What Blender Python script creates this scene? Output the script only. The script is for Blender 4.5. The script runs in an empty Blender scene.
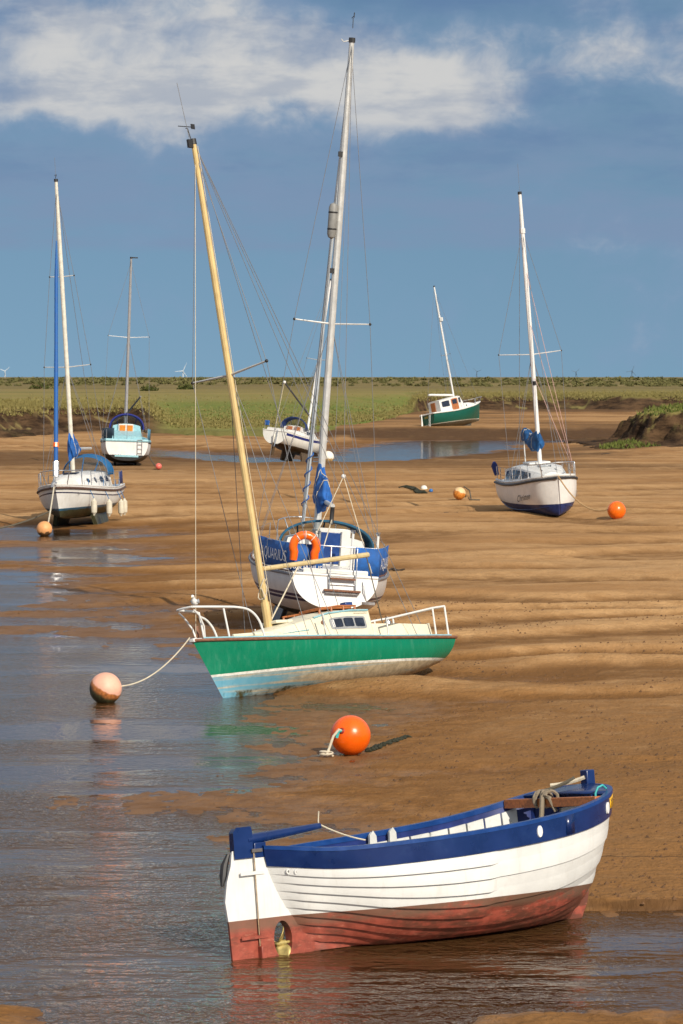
import bpy, math, random
import numpy as np
from mathutils import Vector, Matrix

R = math.radians
scene = bpy.context.scene
COL = scene.collection

# ------------------------------------------------------------------ camera
FPX, CX, CY, HORIZON, CAMH = 3400.0, 341.5, 512.0, 377.0, 6.0
PITCH = math.atan((CY - HORIZON) / FPX)
cam_data = bpy.data.cameras.new('camera')
cam = bpy.data.objects.new('camera', cam_data)
COL.objects.link(cam)
cam.location = (0, 0, CAMH)
cam.rotation_euler = (math.pi / 2 - PITCH, 0, 0)
cam_data.sensor_fit = 'VERTICAL'
cam_data.sensor_height = 36.0
cam_data.sensor_width = 24.0
cam_data.lens = FPX / 1024.0 * 36.0
cam_data.clip_start = 0.5
cam_data.clip_end = 60000
cam_data.dof.use_dof = True
cam_data.dof.focus_distance = 50.0
cam_data.dof.aperture_fstop = 13.0
scene.camera = cam

# ------------------------------------------------------------------ sky and sun
SUN_AZ, SUN_EL = R(29), R(32)          # right of straight behind the camera
SUN = Vector((math.sin(SUN_AZ) * math.cos(SUN_EL), -math.cos(SUN_AZ) * math.cos(SUN_EL), math.sin(SUN_EL)))
sun_data = bpy.data.lights.new('sun', 'SUN')
sun_data.energy = 4.7
sun_data.angle = R(0.53)
sun_data.color = (1.0, 0.91, 0.77)
sun = bpy.data.objects.new('sun', sun_data)
COL.objects.link(sun)
sun.rotation_euler = SUN.to_track_quat('Z', 'Y').to_euler()

scene.view_settings.view_transform = 'Standard'
scene.view_settings.look = 'None'
scene.view_settings.gamma = 1.0
scene.view_settings.exposure = 0.0
scene.cycles.max_bounces = 5
scene.cycles.transparent_max_bounces = 10
scene.cycles.use_denoising = True
scene.cycles.adaptive_threshold = 0.025


class NT:
    """tiny helper for building node trees"""
    def __init__(s, tree):
        s.t = tree

    def node(s, kind, **kw):
        n = s.t.nodes.new(kind)
        for k, v in kw.items():
            setattr(n, k, v)
        return n

    def put(s, sock, v):
        if isinstance(v, bpy.types.NodeSocket):
            s.t.links.new(v, sock)
        elif v is not None:
            if isinstance(v, (tuple, list)) and len(v) == 3 and sock.type == 'RGBA':
                v = (*v, 1)
            sock.default_value = v

    def math(s, op, a, b=None, c=None, clamp=False):
        n = s.node('ShaderNodeMath', operation=op, use_clamp=clamp)
        s.put(n.inputs[0], a); s.put(n.inputs[1], b); s.put(n.inputs[2], c)
        return n.outputs[0]

    def mix(s, fac, a, b, blend='MIX'):
        n = s.node('ShaderNodeMix', data_type='RGBA', blend_type=blend)
        s.put(n.inputs[0], fac); s.put(n.inputs[6], a); s.put(n.inputs[7], b)
        return n.outputs[2]

    def ramp(s, v, lo, hi, a=0.0, b=1.0, smooth=True):
        n = s.node('ShaderNodeMapRange', interpolation_type='SMOOTHSTEP' if smooth else 'LINEAR')
        s.put(n.inputs[0], v); s.put(n.inputs[1], lo); s.put(n.inputs[2], hi); s.put(n.inputs[3], a); s.put(n.inputs[4], b)
        return n.outputs[0]

    def noise(s, vec, scale, detail=4, rough=0.55, distort=0.0):
        n = s.node('ShaderNodeTexNoise')
        s.put(n.inputs['Vector'], vec); n.inputs['Scale'].default_value = scale
        n.inputs['Detail'].default_value = detail; n.inputs['Roughness'].default_value = rough
        n.inputs['Distortion'].default_value = distort
        return n.outputs[0]

    def scale(s, vec, sc, loc=(0, 0, 0)):
        n = s.node('ShaderNodeMapping')
        s.put(n.inputs[0], vec); n.inputs['Scale'].default_value = sc; n.inputs['Location'].default_value = loc
        return n.outputs[0]

    def attr(s, name):
        n = s.node('ShaderNodeAttribute', attribute_name=name)
        return n.outputs['Fac']

    def obj(s):
        return s.node('ShaderNodeTexCoord').outputs['Object']

    def xyz(s, v):
        n = s.node('ShaderNodeSeparateXYZ'); s.put(n.inputs[0], v)
        return n.outputs

    def comb(s, x, y, z):
        n = s.node('ShaderNodeCombineXYZ')
        s.put(n.inputs[0], x); s.put(n.inputs[1], y); s.put(n.inputs[2], z)
        return n.outputs[0]

    def bump(s, h, strength, dist):
        n = s.node('ShaderNodeBump')
        s.put(n.inputs['Height'], h); n.inputs['Strength'].default_value = strength; n.inputs['Distance'].default_value = dist
        return n.outputs[0]


def build_world():
    w = bpy.data.worlds.new('World')
    scene.world = w
    w.use_nodes = True
    t = w.node_tree
    t.nodes.clear()
    n = NT(t)
    out = n.node('ShaderNodeOutputWorld')
    bg = n.node('ShaderNodeBackground')
    bg.inputs[1].default_value = 0.089
    t.links.new(bg.outputs[0], out.inputs[0])
    d = n.node('ShaderNodeTexCoord').outputs['Generated']
    x, y, z = n.xyz(d)
    zc = n.math('MAXIMUM', z, 0.0)
    # the clear blue of a clean, deep sky: the lowest degrees take the colour of the sky a little higher up
    zz = n.math('MULTIPLY_ADD', zc, 0.80, 0.20)
    sky = n.node('ShaderNodeTexSky', sky_type='NISHITA', sun_disc=False)
    sky.sun_elevation = SUN_EL
    sky.sun_rotation = math.atan2(SUN.x, SUN.y)
    sky.air_density = 1.0
    sky.dust_density = 0.35
    sky.ozone_density = 2.2
    n.put(sky.inputs[0], n.comb(x, y, zz))
    clear = n.mix(1.0, sky.outputs[0], (0.80, 0.88, 0.835), 'MULTIPLY')
    # clouds, laid out in azimuth and elevation
    u = n.math('ARCTAN2', x, y)
    v = n.math('ARCSINE', z)
    uv = n.comb(u, n.math('MULTIPLY', v, 1.7), 0.0)
    warp = n.noise(n.scale(uv, (1, 1, 1), (3.1, 0.4, 0)), 30, 3, 0.6)
    uvw = n.comb(n.math('MULTIPLY_ADD', warp, 0.012, u), n.math('MULTIPLY_ADD', warp, 0.016, n.math('MULTIPLY', v, 1.2)), 0.0)
    puff = n.noise(n.scale(uvw, (1, 1, 1), (7.35, 2.2, 0)), 21, 7, 0.55)
    fine = n.noise(n.scale(uvw, (1, 1, 1), (1.2, 5.0, 0)), 75, 4, 0.6)

    def blob(u0, v0, su, sv, amp):
        a = n.math('DIVIDE', n.math('SUBTRACT', u, u0), su)
        b = n.math('DIVIDE', n.math('SUBTRACT', v, v0), sv)
        r2 = n.math('ADD', n.math('MULTIPLY', a, a), n.math('MULTIPLY', b, b))
        return n.math('MULTIPLY', n.math('EXPONENT', n.math('MULTIPLY', r2, -1.0)), amp)
    # where the banks of cumulus stand
    bank = blob(-0.040, 0.093, 0.058, 0.0165, 0.46)
    for b in ((-0.085, 0.084, 0.034, 0.009, 0.30), (0.022, 0.082, 0.030, 0.010, 0.34), (0.080, 0.092, 0.034, 0.016, 0.21),
              (0.070, 0.112, 0.016, 0.005, 0.14), (-0.045, 0.114, 0.03, 0.005, 0.16), (-0.085, 0.100, 0.020, 0.010, 0.12)):
        bank = n.math('ADD', bank, blob(*b))
    high = n.ramp(v, 0.105, 0.24, 0.0, 0.27)
    dens = n.math('ADD', n.math('ADD', n.math('MULTIPLY', puff, 0.75), n.math('MULTIPLY', fine, 0.25)), n.math('ADD', bank, high))
    cl = n.ramp(dens, 0.47, 0.80)
    # lit billows against greyer hollows
    lit = n.ramp(n.noise(n.scale(uvw, (1, 1.0, 1), (2.75, 6.3, 0)), 24, 6, 0.58), 0.30, 0.56)
    ccol = n.mix(lit, (3.3, 4.1, 5.5), (7.7, 7.5, 7.2))
    fringe = n.ramp(dens, 0.58, 0.78)
    ccol = n.mix(fringe, (2.6, 3.7, 5.6), ccol)
    c1 = n.mix(n.math('MULTIPLY', cl, 0.86), clear, ccol)
    # thin flat veils of haze-cloud lower down, faintly warm, and blue-grey cloud shadow bars
    veil = n.noise(n.scale(n.comb(u, n.math('MULTIPLY', v, 4.0), 0.0), (1, 1, 1), (0.3, 9.1, 0)), 17, 4, 0.6)
    vband = n.math('MULTIPLY', n.ramp(n.math('MULTIPLY_ADD', veil, 0.006, v), 0.0385, 0.0425), n.ramp(v, 0.085, 0.058))
    vf = n.math('MULTIPLY', n.ramp(veil, 0.22, 0.62), n.math('MULTIPLY', vband, 0.75))
    c2 = n.mix(vf, c1, (2.35, 3.3, 5.0))
    bar = n.noise(n.scale(n.comb(u, n.math('MULTIPLY', v, 3.2), 0.0), (1, 1, 1), (4.4, 2.3, 0)), 22, 5, 0.6)
    bband = n.math('ADD', n.ramp(v, 0.050, 0.064), n.math('MULTIPLY', blob(0.03, 0.110, 0.05, 0.008, 1.0), 1.0))
    bf = n.math('MULTIPLY', n.ramp(bar, 0.46, 0.66), n.math('MULTIPLY', bband, 0.38))
    bf = n.math('MAXIMUM', bf, n.math('MULTIPLY', n.math('ADD', n.math('ADD', blob(0.030, 0.112, 0.040, 0.0065, 1.0), blob(-0.095, 0.106, 0.022, 0.009, 0.8)), blob(0.055, 0.070, 0.026, 0.004, 0.6)), n.ramp(bar, 0.3, 0.6)))
    bf = n.math('MINIMUM', bf, 0.75)
    c3 = n.mix(bf, c2, (1.35, 2.4, 4.3))
    # at and below the horizon
    c3 = n.mix(n.ramp(z, -0.02, -0.002), (0.9, 0.8, 0.65), c3)
    t.links.new(c3, bg.inputs[0])
    w.cycles.sampling_method = 'MANUAL'
    w.cycles.sample_map_resolution = 512


build_world()


# ------------------------------------------------------------------ placing helpers
def unproj(px, py, z=0.0):
    """the point at height z that the photograph shows at (px, py)"""
    a, b = (px - CX) / FPX, (CY - py) / FPX
    d = Vector((a, math.cos(PITCH) + b * math.sin(PITCH), -math.sin(PITCH) + b * math.cos(PITCH)))
    k = (z - CAMH) / d.z
    return Vector((d.x * k, d.y * k, z))


def at_depth(px, py, Y):
    a, b = (px - CX) / FPX, (CY - py) / FPX
    d = Vector((a, math.cos(PITCH) + b * math.sin(PITCH), -math.sin(PITCH) + b * math.cos(PITCH)))
    k = Y / d.y
    return Vector((d.x * k, Y, CAMH + d.z * k))


# ------------------------------------------------------------------ mesh helpers
class MB:
    def __init__(s):
        s.v, s.f, s.a = [], [], {}

    def add(s, vs, fs):
        o = len(s.v)
        s.v += [tuple(p) for p in vs]
        s.f += [tuple(i + o for i in f) for f in fs]
        return s

    def box(s, c, size, M=None):
        hx, hy, hz = size[0] / 2, size[1] / 2, size[2] / 2
        vs = [Vector((x, y, z)) for x in (-hx, hx) for y in (-hy, hy) for z in (-hz, hz)]
        if M is not None:
            vs = [M @ p for p in vs]
        c = Vector(c)
        return s.add([p + c for p in vs], [(0, 1, 3, 2), (4, 6, 7, 5), (0, 4, 5, 1), (2, 3, 7, 6), (0, 2, 6, 4), (1, 5, 7, 3)])

    def tube(s, pts, r, n=8, cap=True, flat=1.0):
        pts = [Vector(p) for p in pts]
        m = len(pts)
        rs = r if isinstance(r, (list, tuple)) else [r] * m
        vs, up = [], None
        for i, p in enumerate(pts):
            t = (pts[min(i + 1, m - 1)] - pts[max(i - 1, 0)])
            t = t.normalized() if t.length > 1e-9 else Vector((0, 0, 1))
            if up is None:
                up = Vector((0, 0, 1)) if abs(t.z) < 0.9 else Vector((1, 0, 0))
            a = t.cross(up)
            a = a.normalized() if a.length > 1e-6 else t.orthogonal().normalized()
            b = a.cross(t).normalized()
            up = b
            for k in range(n):
                q = 2 * math.pi * k / n
                vs.append(p + a * (math.cos(q) * rs[i]) + b * (math.sin(q) * rs[i] * flat))
        fs = [(i * n + k, i * n + (k + 1) % n, (i + 1) * n + (k + 1) % n, (i + 1) * n + k) for i in range(m - 1) for k in range(n)]
        if cap:
            fs += [tuple(range(n)), tuple(range((m - 1) * n, m * n))]
        return s.add(vs, fs)

    def grid(s, P, closed_v=False):
        nu, nv = len(P), len(P[0])
        vs = [p for row in P for p in row]
        fs = []
        for i in range(nu - 1):
            for j in range(nv if closed_v else nv - 1):
                k = (j + 1) % nv
                fs.append((i * nv + j, i * nv + k, (i + 1) * nv + k, (i + 1) * nv + j))
        return s.add(vs, fs)

    def lathe(s, prof, c=(0, 0, 0), n=20, M=None, squash=(1, 1)):
        """prof: (radius, height) pairs turned about the z axis"""
        c = Vector(c)
        rows = []
        for r, h in prof:
            row = []
            for k in range(n):
                q = 2 * math.pi * k / n
                p = Vector((math.cos(q) * r * squash[0], math.sin(q) * r * squash[1], h))
                row.append((M @ p if M is not None else p) + c)
            rows.append(row)
        s.grid(rows, True)
        return s

    def ball(s, c, r, n=20, m=12, sq=(1, 1, 1)):
        c = Vector(c)
        rows = []
        for i in range(m + 1):
            th = math.pi * i / m
            rows.append([c + Vector((math.sin(th) * math.cos(2 * math.pi * k / n) * r * sq[0], math.sin(th) * math.sin(2 * math.pi * k / n) * r * sq[1], math.cos(th) * r * sq[2])) for k in range(n)])
        return s.grid(rows, True)

    def prism(s, poly, fn, t):
        """poly of (u, v) pairs; fn(u, v, w) -> point; extruded over w in (-t/2, t/2)"""
        m = len(poly)
        vs = [fn(u, v, -t / 2) for u, v in poly] + [fn(u, v, t / 2) for u, v in poly]
        fs = [tuple(range(m)), tuple(range(m, 2 * m))] + [(i, (i + 1) % m, m + (i + 1) % m, m + i) for i in range(m)]
        return s.add(vs, fs)

    def build(s, name, mat, parent=None, smooth=35, bevel=0.0, attrs=None, solid=0.0):
        me = bpy.data.meshes.new(name)
        me.from_pydata([tuple(p) for p in s.v], [], s.f)
        me.update()
        if smooth:
            me.polygons.foreach_set('use_smooth', [True] * len(me.polygons))
            me.set_sharp_from_angle(angle=R(smooth))
        if attrs:
            for k, vals in attrs.items():
                at = me.attributes.new(k, 'FLOAT', 'POINT')
                at.data.foreach_set('value', vals)
        o = bpy.data.objects.new(name, me)
        COL.objects.link(o)
        o.data.materials.append(mat)
        if parent is not None:
            o.parent = parent
        if solid:
            md = o.modifiers.new('thickness', 'SOLIDIFY'); md.thickness = solid; md.offset = 0
        if bevel:
            md = o.modifiers.new('edge', 'BEVEL'); md.width = bevel; md.segments = 2; md.limit_method = 'ANGLE'; md.angle_limit = R(40)
        return o


def tag(o, label, cat, group=None):
    o['label'] = label
    o['category'] = cat
    if group:
        o['group'] = group
    return o


def empty(name, label, cat, loc, heel=0, pitch=0, yaw=0, group=None):
    o = bpy.data.objects.new(name, None)
    o.empty_display_size = 0.3
    COL.objects.link(o)
    o.location = loc
    o.rotation_euler = (R(heel), R(pitch), R(yaw))
    return tag(o, label, cat, group)


def world_of(root, p):
    M = Matrix.LocRotScale(root.location, root.rotation_euler.to_quaternion(), root.scale)
    return M @ Vector(p)


def crom(pts, t):
    """smooth interpolation through (t, value) pairs"""
    if t <= pts[0][0]:
        return pts[0][1]
    if t >= pts[-1][0]:
        return pts[-1][1]
    for i in range(len(pts) - 1):
        if pts[i][0] <= t <= pts[i + 1][0]:
            break
    (t0, v0), (t1, v1) = pts[i], pts[i + 1]
    h = t1 - t0
    m0 = (v1 - pts[i - 1][1]) / (t1 - pts[i - 1][0]) if i > 0 else (v1 - v0) / h
    m1 = (pts[i + 2][1] - v0) / (pts[i + 2][0] - t0) if i + 2 < len(pts) else (v1 - v0) / h
    q = (t - t0) / h
    return (2 * q**3 - 3 * q**2 + 1) * v0 + (q**3 - 2 * q**2 + q) * h * m0 + (-2 * q**3 + 3 * q**2) * v1 + (q**3 - q**2) * h * m1


def sag(a, b, drop, n=14):
    a, b = Vector(a), Vector(b)
    return [a.lerp(b, i / n) - Vector((0, 0, drop * 4 * (i / n) * (1 - i / n))) for i in range(n + 1)]


# ------------------------------------------------------------------ materials
MATS = {}


def principled(name):
    m = bpy.data.materials.new(name)
    m.use_nodes = True
    t = m.node_tree
    t.nodes.clear()
    n = NT(t)
    out = n.node('ShaderNodeOutputMaterial')
    p = n.node('ShaderNodeBsdfPrincipled')
    t.links.new(p.outputs[0], out.inputs[0])
    return m, n, p


def mat(name, col, rough=0.5, metal=0.0, vary=0.12, nscale=6.0, bump=0.0, bscale=40.0, coat=0.0, dirt=None, dirt_amt=0.0, stretch=(1, 1, 1)):
    if name in MATS:
        return MATS[name]
    m, n, p = principled(name)
    v = n.scale(n.obj(), stretch)
    f = n.noise(v, nscale, 5, 0.6)
    lo = tuple(max(0, c * (1 - vary)) for c in col)
    hi = tuple(min(1, c * (1 + vary)) for c in col)
    c = n.mix(n.ramp(f, 0.3, 0.7), lo, hi)
    if dirt:
        g = n.noise(v, nscale * 2.7, 8, 0.7)
        c = n.mix(n.ramp(g, 0.5, 0.72, 0, dirt_amt), c, dirt)
    n.put(p.inputs['Base Color'], c)
    n.put(p.inputs['Roughness'], n.ramp(f, 0.2, 0.8, max(0.02, rough - 0.08), min(1, rough + 0.1)))
    p.inputs['Metallic'].default_value = metal
    if coat:
        p.inputs['Coat Weight'].default_value = coat
        p.inputs['Coat Roughness'].default_value = 0.12
    if bump:
        n.put(p.inputs['Normal'], n.bump(n.noise(v, bscale, 4, 0.6), bump, 0.01))
    MATS[name] = m
    return m


def hull_mat(name, base, bands=(), stripes=(), rough=0.3, weed=None, grime=(0.30, 0.24, 0.16), grime_amt=0.25):
    """bands: (top z, colour, raggedness) painted below that local height; stripes: (from, to, colour) below the sheer"""
    m, n, p = principled(name)
    o = n.obj()
    x, y, z = n.xyz(o)
    soft = n.noise(o, 3.0, 5, 0.6)
    c = n.mix(n.ramp(soft, 0.3, 0.7), tuple(v * 0.93 for v in base), tuple(min(1, v * 1.04) for v in base))
    # streaks of grime running down the sides
    st = n.noise(n.scale(o, (5.0, 5.0, 0.5)), 2.2, 6, 0.65)
    c = n.mix(n.ramp(st, 0.50, 0.78, 0, grime_amt), c, grime)
    sd = n.attr('sd')
    for a, b, col in stripes:
        f = n.math('MULTIPLY', n.math('GREATER_THAN', sd, a), n.math('LESS_THAN', sd, b))
        c = n.mix(f, c, col)
    rag = n.noise(n.scale(o, (1.0, 1.0, 5.0)), 1.6, 7, 0.7)
    for top, col, rg in bands:
        zz = n.math('ADD', z, n.math('MULTIPLY', n.math('SUBTRACT', rag, 0.5), rg)) if rg else z
        f = n.math('LESS_THAN', zz, top)
        sp = n.noise(o, 9.0, 6, 0.65)
        cc = n.mix(n.ramp(sp, 0.3, 0.7), tuple(v * 0.72 for v in col), tuple(min(1, v * 1.2) for v in col))
        c = n.mix(f, c, cc)
    if weed:
        top, col = weed
        zz = n.math('ADD', z, n.math('MULTIPLY', n.math('SUBTRACT', n.noise(o, 3.0, 8, 0.7), 0.5), 0.5))
        c = n.mix(n.ramp(zz, top, top - 0.12), c, col)
    n.put(p.inputs['Base Color'], c)
    n.put(p.inputs['Roughness'], n.ramp(st, 0.3, 0.8, rough, rough + 0.22))
    p.inputs['Specular IOR Level'].default_value = 0.45
    n.put(p.inputs['Normal'], n.bump(n.noise(o, 2.5, 3, 0.5), 0.05, 0.05))
    return m


def glass_mat(name, tint=(0.75, 0.8, 0.82), clear=0.75, rough=0.05):
    m = bpy.data.materials.new(name)
    m.use_nodes = True
    t = m.node_tree
    t.nodes.clear()
    n = NT(t)
    out = n.node('ShaderNodeOutputMaterial')
    tr = n.node('ShaderNodeBsdfTransparent'); tr.inputs[0].default_value = (*tint, 1)
    gl = n.node('ShaderNodeBsdfPrincipled')
    gl.inputs['Base Color'].default_value = (0.12, 0.13, 0.14, 1); gl.inputs['Roughness'].default_value = rough
    mx = n.node('ShaderNodeMixShader')
    f = n.ramp(n.noise(n.obj(), 4, 3), 0.3, 0.7, clear - 0.08, clear + 0.08)
    n.put(mx.inputs[0], f)
    t.links.new(gl.outputs[0], mx.inputs[1]); t.links.new(tr.outputs[0], mx.inputs[2])
    t.links.new(mx.outputs[0], out.inputs[0])
    return m


M_GEL = mat('white_gelcoat', (0.72, 0.71, 0.68), 0.28, dirt=(0.42, 0.36, 0.27), dirt_amt=0.35, vary=0.04, nscale=2.5)
M_WHITE = mat('white_paint', (0.74, 0.74, 0.72), 0.4, vary=0.05)
M_CREAM = mat('cream_paint', (0.74, 0.69, 0.53), 0.42, dirt=(0.42, 0.36, 0.25), dirt_amt=0.4, vary=0.06, nscale=2.2)
M_STEEL = mat('stainless_tube', (0.62, 0.62, 0.62), 0.28, metal=0.9)
M_ALU = mat('mast_alloy', (0.62, 0.62, 0.60), 0.38, metal=0.35, vary=0.06)
M_MASTW = mat('mast_white', (0.74, 0.74, 0.73), 0.4, vary=0.05)
M_MASTTAN = mat('mast_tan', (0.62, 0.45, 0.20), 0.42, metal=0.15, vary=0.08, nscale=3)
M_WIRE = mat('rigging_wire', (0.17, 0.17, 0.18), 0.55)
M_ROPEL = mat('rope_pale', (0.62, 0.55, 0.42), 0.85, bump=0.6, bscale=160)
M_ROPED = mat('rope_dark', (0.10, 0.085, 0.06), 0.9, bump=0.6, bscale=120)
M_ROPEG = mat('rope_greybrown', (0.26, 0.21, 0.15), 0.9, bump=0.8, bscale=140)
M_TEAL_ROPE = mat('rope_teal', (0.05, 0.42, 0.42), 0.7)
M_BLUECAN = mat('blue_canvas', (0.012, 0.10, 0.36), 0.75, vary=0.25, nscale=5, bump=0.5, bscale=9)
M_NAVYCAN = mat('navy_canvas', (0.012, 0.025, 0.14), 0.75, vary=0.25, nscale=5, bump=0.4, bscale=9)
M_TEALCAN = mat('teal_canvas', (0.008, 0.085, 0.16), 0.7, vary=0.25, nscale=5, bump=0.4, bscale=9)
M_WOOD = mat('varnished_wood', (0.36, 0.12, 0.035), 0.4, vary=0.3, nscale=4, stretch=(1, 8, 8))
M_TEAK = mat('weathered_teak', (0.20, 0.085, 0.045), 0.65, vary=0.3, nscale=6, stretch=(1, 6, 6))
M_ORANGE = mat('orange_vinyl', (0.90, 0.14, 0.006), 0.32, vary=0.05, coat=0.25)
M_DARK = mat('dark_fitting', (0.02, 0.02, 0.022), 0.5)
M_DGLASS = mat('dark_window', (0.018, 0.026, 0.045), 0.08, vary=0.3)
M_CLEAR = glass_mat('clear_vinyl')
M_NAVYWIN = mat('blue_perspex', (0.02, 0.055, 0.20), 0.2)
# ------------------------------------------------------------------ the land
def _hash(ix, iy, seed):
    h = (ix.astype(np.int64) * 374761393 + iy.astype(np.int64) * 668265263 + seed * 1274126177) & 0xFFFFFFFF
    h = ((h ^ (h >> 13)) * 1274126177) & 0xFFFFFFFF
    return ((h ^ (h >> 16)) & 0xFFFF) / 65535.0


def vnoise(x, y, seed=0):
    ix, iy = np.floor(x), np.floor(y)
    fx, fy = x - ix, y - iy
    fx = fx * fx * fx * (fx * (fx * 6 - 15) + 10); fy = fy * fy * fy * (fy * (fy * 6 - 15) + 10)
    a, b = _hash(ix, iy, seed), _hash(ix + 1, iy, seed)
    c, d = _hash(ix, iy + 1, seed), _hash(ix + 1, iy + 1, seed)
    return (a + (b - a) * fx) * (1 - fy) + (c + (d - c) * fx) * fy


def fbm(x, y, seed=0, octv=4, gain=0.5):
    s, amp, tot = 0, 1.0, 0.0
    for k in range(octv):
        s = s + amp * vnoise(x * 2**k + 17.3 * k, y * 2**k - 9.1 * k, seed + k)
        tot += amp
        amp *= gain
    return s / tot


def sstep(a, b, v):
    t = np.clip((v - a) / (b - a), 0, 1)
    return t * t * (3 - 2 * t)


def poly_sd(X, Y, poly):
    """signed distance to a polygon, positive outside"""
    best = np.full(X.shape, 1e18)
    inside = np.zeros(X.shape, bool)
    m = len(poly)
    for i in range(m):
        x0, y0 = poly[i]; x1, y1 = poly[(i + 1) % m]
        dx, dy = x1 - x0, y1 - y0
        t = np.clip(((X - x0) * dx + (Y - y0) * dy) / (dx * dx + dy * dy + 1e-12), 0, 1)
        best = np.minimum(best, (X - x0 - t * dx) ** 2 + (Y - y0 - t * dy) ** 2)
        c = ((y0 > Y) != (y1 > Y)) & (X < (x1 - x0) * (Y - y0) / (y1 - y0 + 1e-12) + x0)
        inside ^= c
    d = np.sqrt(best)
    return np.where(inside, -d, d)


def P2(pts, z=0.0):
    return [tuple(unproj(a, b, z)[:2]) for a, b in pts]


NEAR_WATER = P2([(-900, 1250), (-900, 640), (-60, 634), (0, 633), (60, 631), (140, 639), (200, 652), (262, 676), (330, 694), (306, 708), (262, 735), (280, 757), (262, 768),
                 (190, 787), (118, 800), (150, 808), (215, 812), (262, 828), (250, 858), (300, 905), (420, 918), (590, 911), (683, 913), (1300, 918), (1500, 1250)])
POOLS = [P2([(-900, 528), (60, 528), (128, 530), (132, 537), (60, 541), (-900, 541)]),
         P2([(-900, 547), (40, 546), (110, 546), (142, 549), (112, 552.5), (140, 556), (170, 559), (100, 566), (65, 566), (20, 562), (-900, 563)]),
         P2([(-900, 570), (10, 569), (60, 578), (76, 583), (55, 592), (25, 597), (96, 599), (60, 605), (0, 610), (-900, 612)]),
         P2([(-900, 617), (50, 615), (148, 614), (120, 619), (40, 623), (0, 625), (-900, 627)])]
CHANNEL = P2([(322, 457), (340, 450), (372, 446), (400, 441.5), (470, 440.5), (620, 438.5), (900, 437.5), (900, 439.5), (600, 441.5), (525, 443.5), (500, 450), (430, 459), (335, 463)])
STREAM = P2([(120, 449), (180, 451), (250, 457), (330, 461), (340, 464), (255, 464), (210, 460), (150, 456)])
BAR_L = P2([(-400, 1004), (0, 1005), (32, 1010), (48, 1030), (20, 1200), (-400, 1200)])
BAR_R = P2([(470, 1016), (560, 1009), (683, 1010), (1000, 1008), (1000, 1200), (480, 1200)])


def ground_height(X, Y, detail=True):
    jx = (fbm(X / 6, Y / 6, 5, 3) - 0.5) * 3.0
    wob = (fbm(X / 1.4, Y / 3.0, 11, 4) - 0.5)
    D = np.maximum(Y, 1)
    sd1 = poly_sd(X, Y, NEAR_WATER)
    edge = sstep(30, 60, D)
    s1 = sd1 + wob * (0.8 + 2.2 * edge)
    h = np.where(s1 > 0, np.minimum(s1 * 0.011 + 0.022 * np.maximum(s1 - 1.2, 0), 0.20), np.maximum(s1 * 0.016 + 0.10 * np.minimum(s1 + 0.9, 0), -0.25))
    # the small scarp where the stream undercuts the sand on the right
    sc = np.where((Y < 41) & (X > 1.2), 1.0, 0.0) * sstep(1.2, 2.6, X)
    h = h + sc * np.where(s1 > 0, 0.13 * sstep(0.0, 0.10, sd1 + wob * 0.3), 0)
    far = sstep(60, 190, Y)
    h = h + np.where(s1 > 0, 0.30 * far * sstep(0.5, 9, s1), 0)
    for poly, k, dep, wide in tuple((q, 0.035, 0.06, 1.6) for q in POOLS) + ((CHANNEL, 0.03, 0.25, 5.0), (STREAM, 0.03, 0.12, 4.0)):
        sd = poly_sd(X, Y, poly) + wob * wide
        hp = np.where(sd > 0, sd * k, np.maximum(sd * 0.03, -dep))
        h = np.minimum(h, hp)
    for poly in (BAR_L, BAR_R):
        sd = poly_sd(X, Y, poly) + wob * 0.35
        h = np.maximum(h, np.where(sd < 0, np.minimum(-sd * 0.12, 0.05), np.maximum(-sd * 0.2, -0.3)))
    # bank on the far side of the channel, a muddy scarp
    by = 318 + (fbm(X / 30, X * 0 + 3, 21, 4) - 0.5) * 14
    bank = sstep(0, 24, Y - by)
    h = h + 0.55 * bank
    # sand waves left by the tide: long crests across the flats
    warp = fbm(X / 20, Y / 16, 31, 4, 0.5) * 3.4
    ph = Y / (4.6 + 1.2 * far) - 0.045 * X + warp
    fr = ph - np.floor(ph)
    saw = np.where(fr < 0.24, fr / 0.24, (1 - fr) / 0.76)
    saw = saw * saw * (3 - 2 * saw)
    am = sstep(0.28, 0.55, fbm(X / 16, Y / 5, 41, 3)) * sstep(40, 62, Y) * (1 - 0.75 * bank)
    p2 = Y / 2.1 + 0.10 * X + fbm(X / 8, Y / 7, 37, 3) * 3.0
    f2 = p2 - np.floor(p2)
    s2 = np.where(f2 < 0.3, f2 / 0.3, (1 - f2) / 0.7)
    saw = saw + 0.28 * (s2 - 0.5) * sstep(0.45, 0.62, fbm(X / 11, Y / 9, 43, 3))
    land = np.clip((h - 0.0) / 0.10, 0, 1)
    wave_amp = (0.155 + 0.045 * sstep(62, 110, Y)) * am * (0.30 + 0.70 * land)
    h = h + (saw - 0.5) * wave_amp * np.where(h > -0.15, 1, 0)
    # the hump of sand piled up beside the green yacht
    hp = unproj(392, 688)
    h = h + 0.30 * np.exp(-(((X - hp.x) / 2.0) ** 2 + ((Y - hp.y + 1.0) / 1.1) ** 2))
    ripple = np.zeros_like(h)
    if detail:
        b = 0.55 * fbm(X / 0.20, Y / 0.34, 51, 3, 0.6) + 0.45 * fbm(X / 0.75, Y / 1.0, 53, 2) - 0.5
        h = h + b * (0.055 + 0.050 * (1 - sstep(0.03, 0.09, h))) * np.clip((h + 0.05) / 0.08, 0, 1) * (1 - 0.5 * far)
    return h, saw * am, s1


def gz(x, y):
    h, _, _ = ground_height(np.array([float(x)]), np.array([float(y)]), False)
    return float(h[0])


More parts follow.
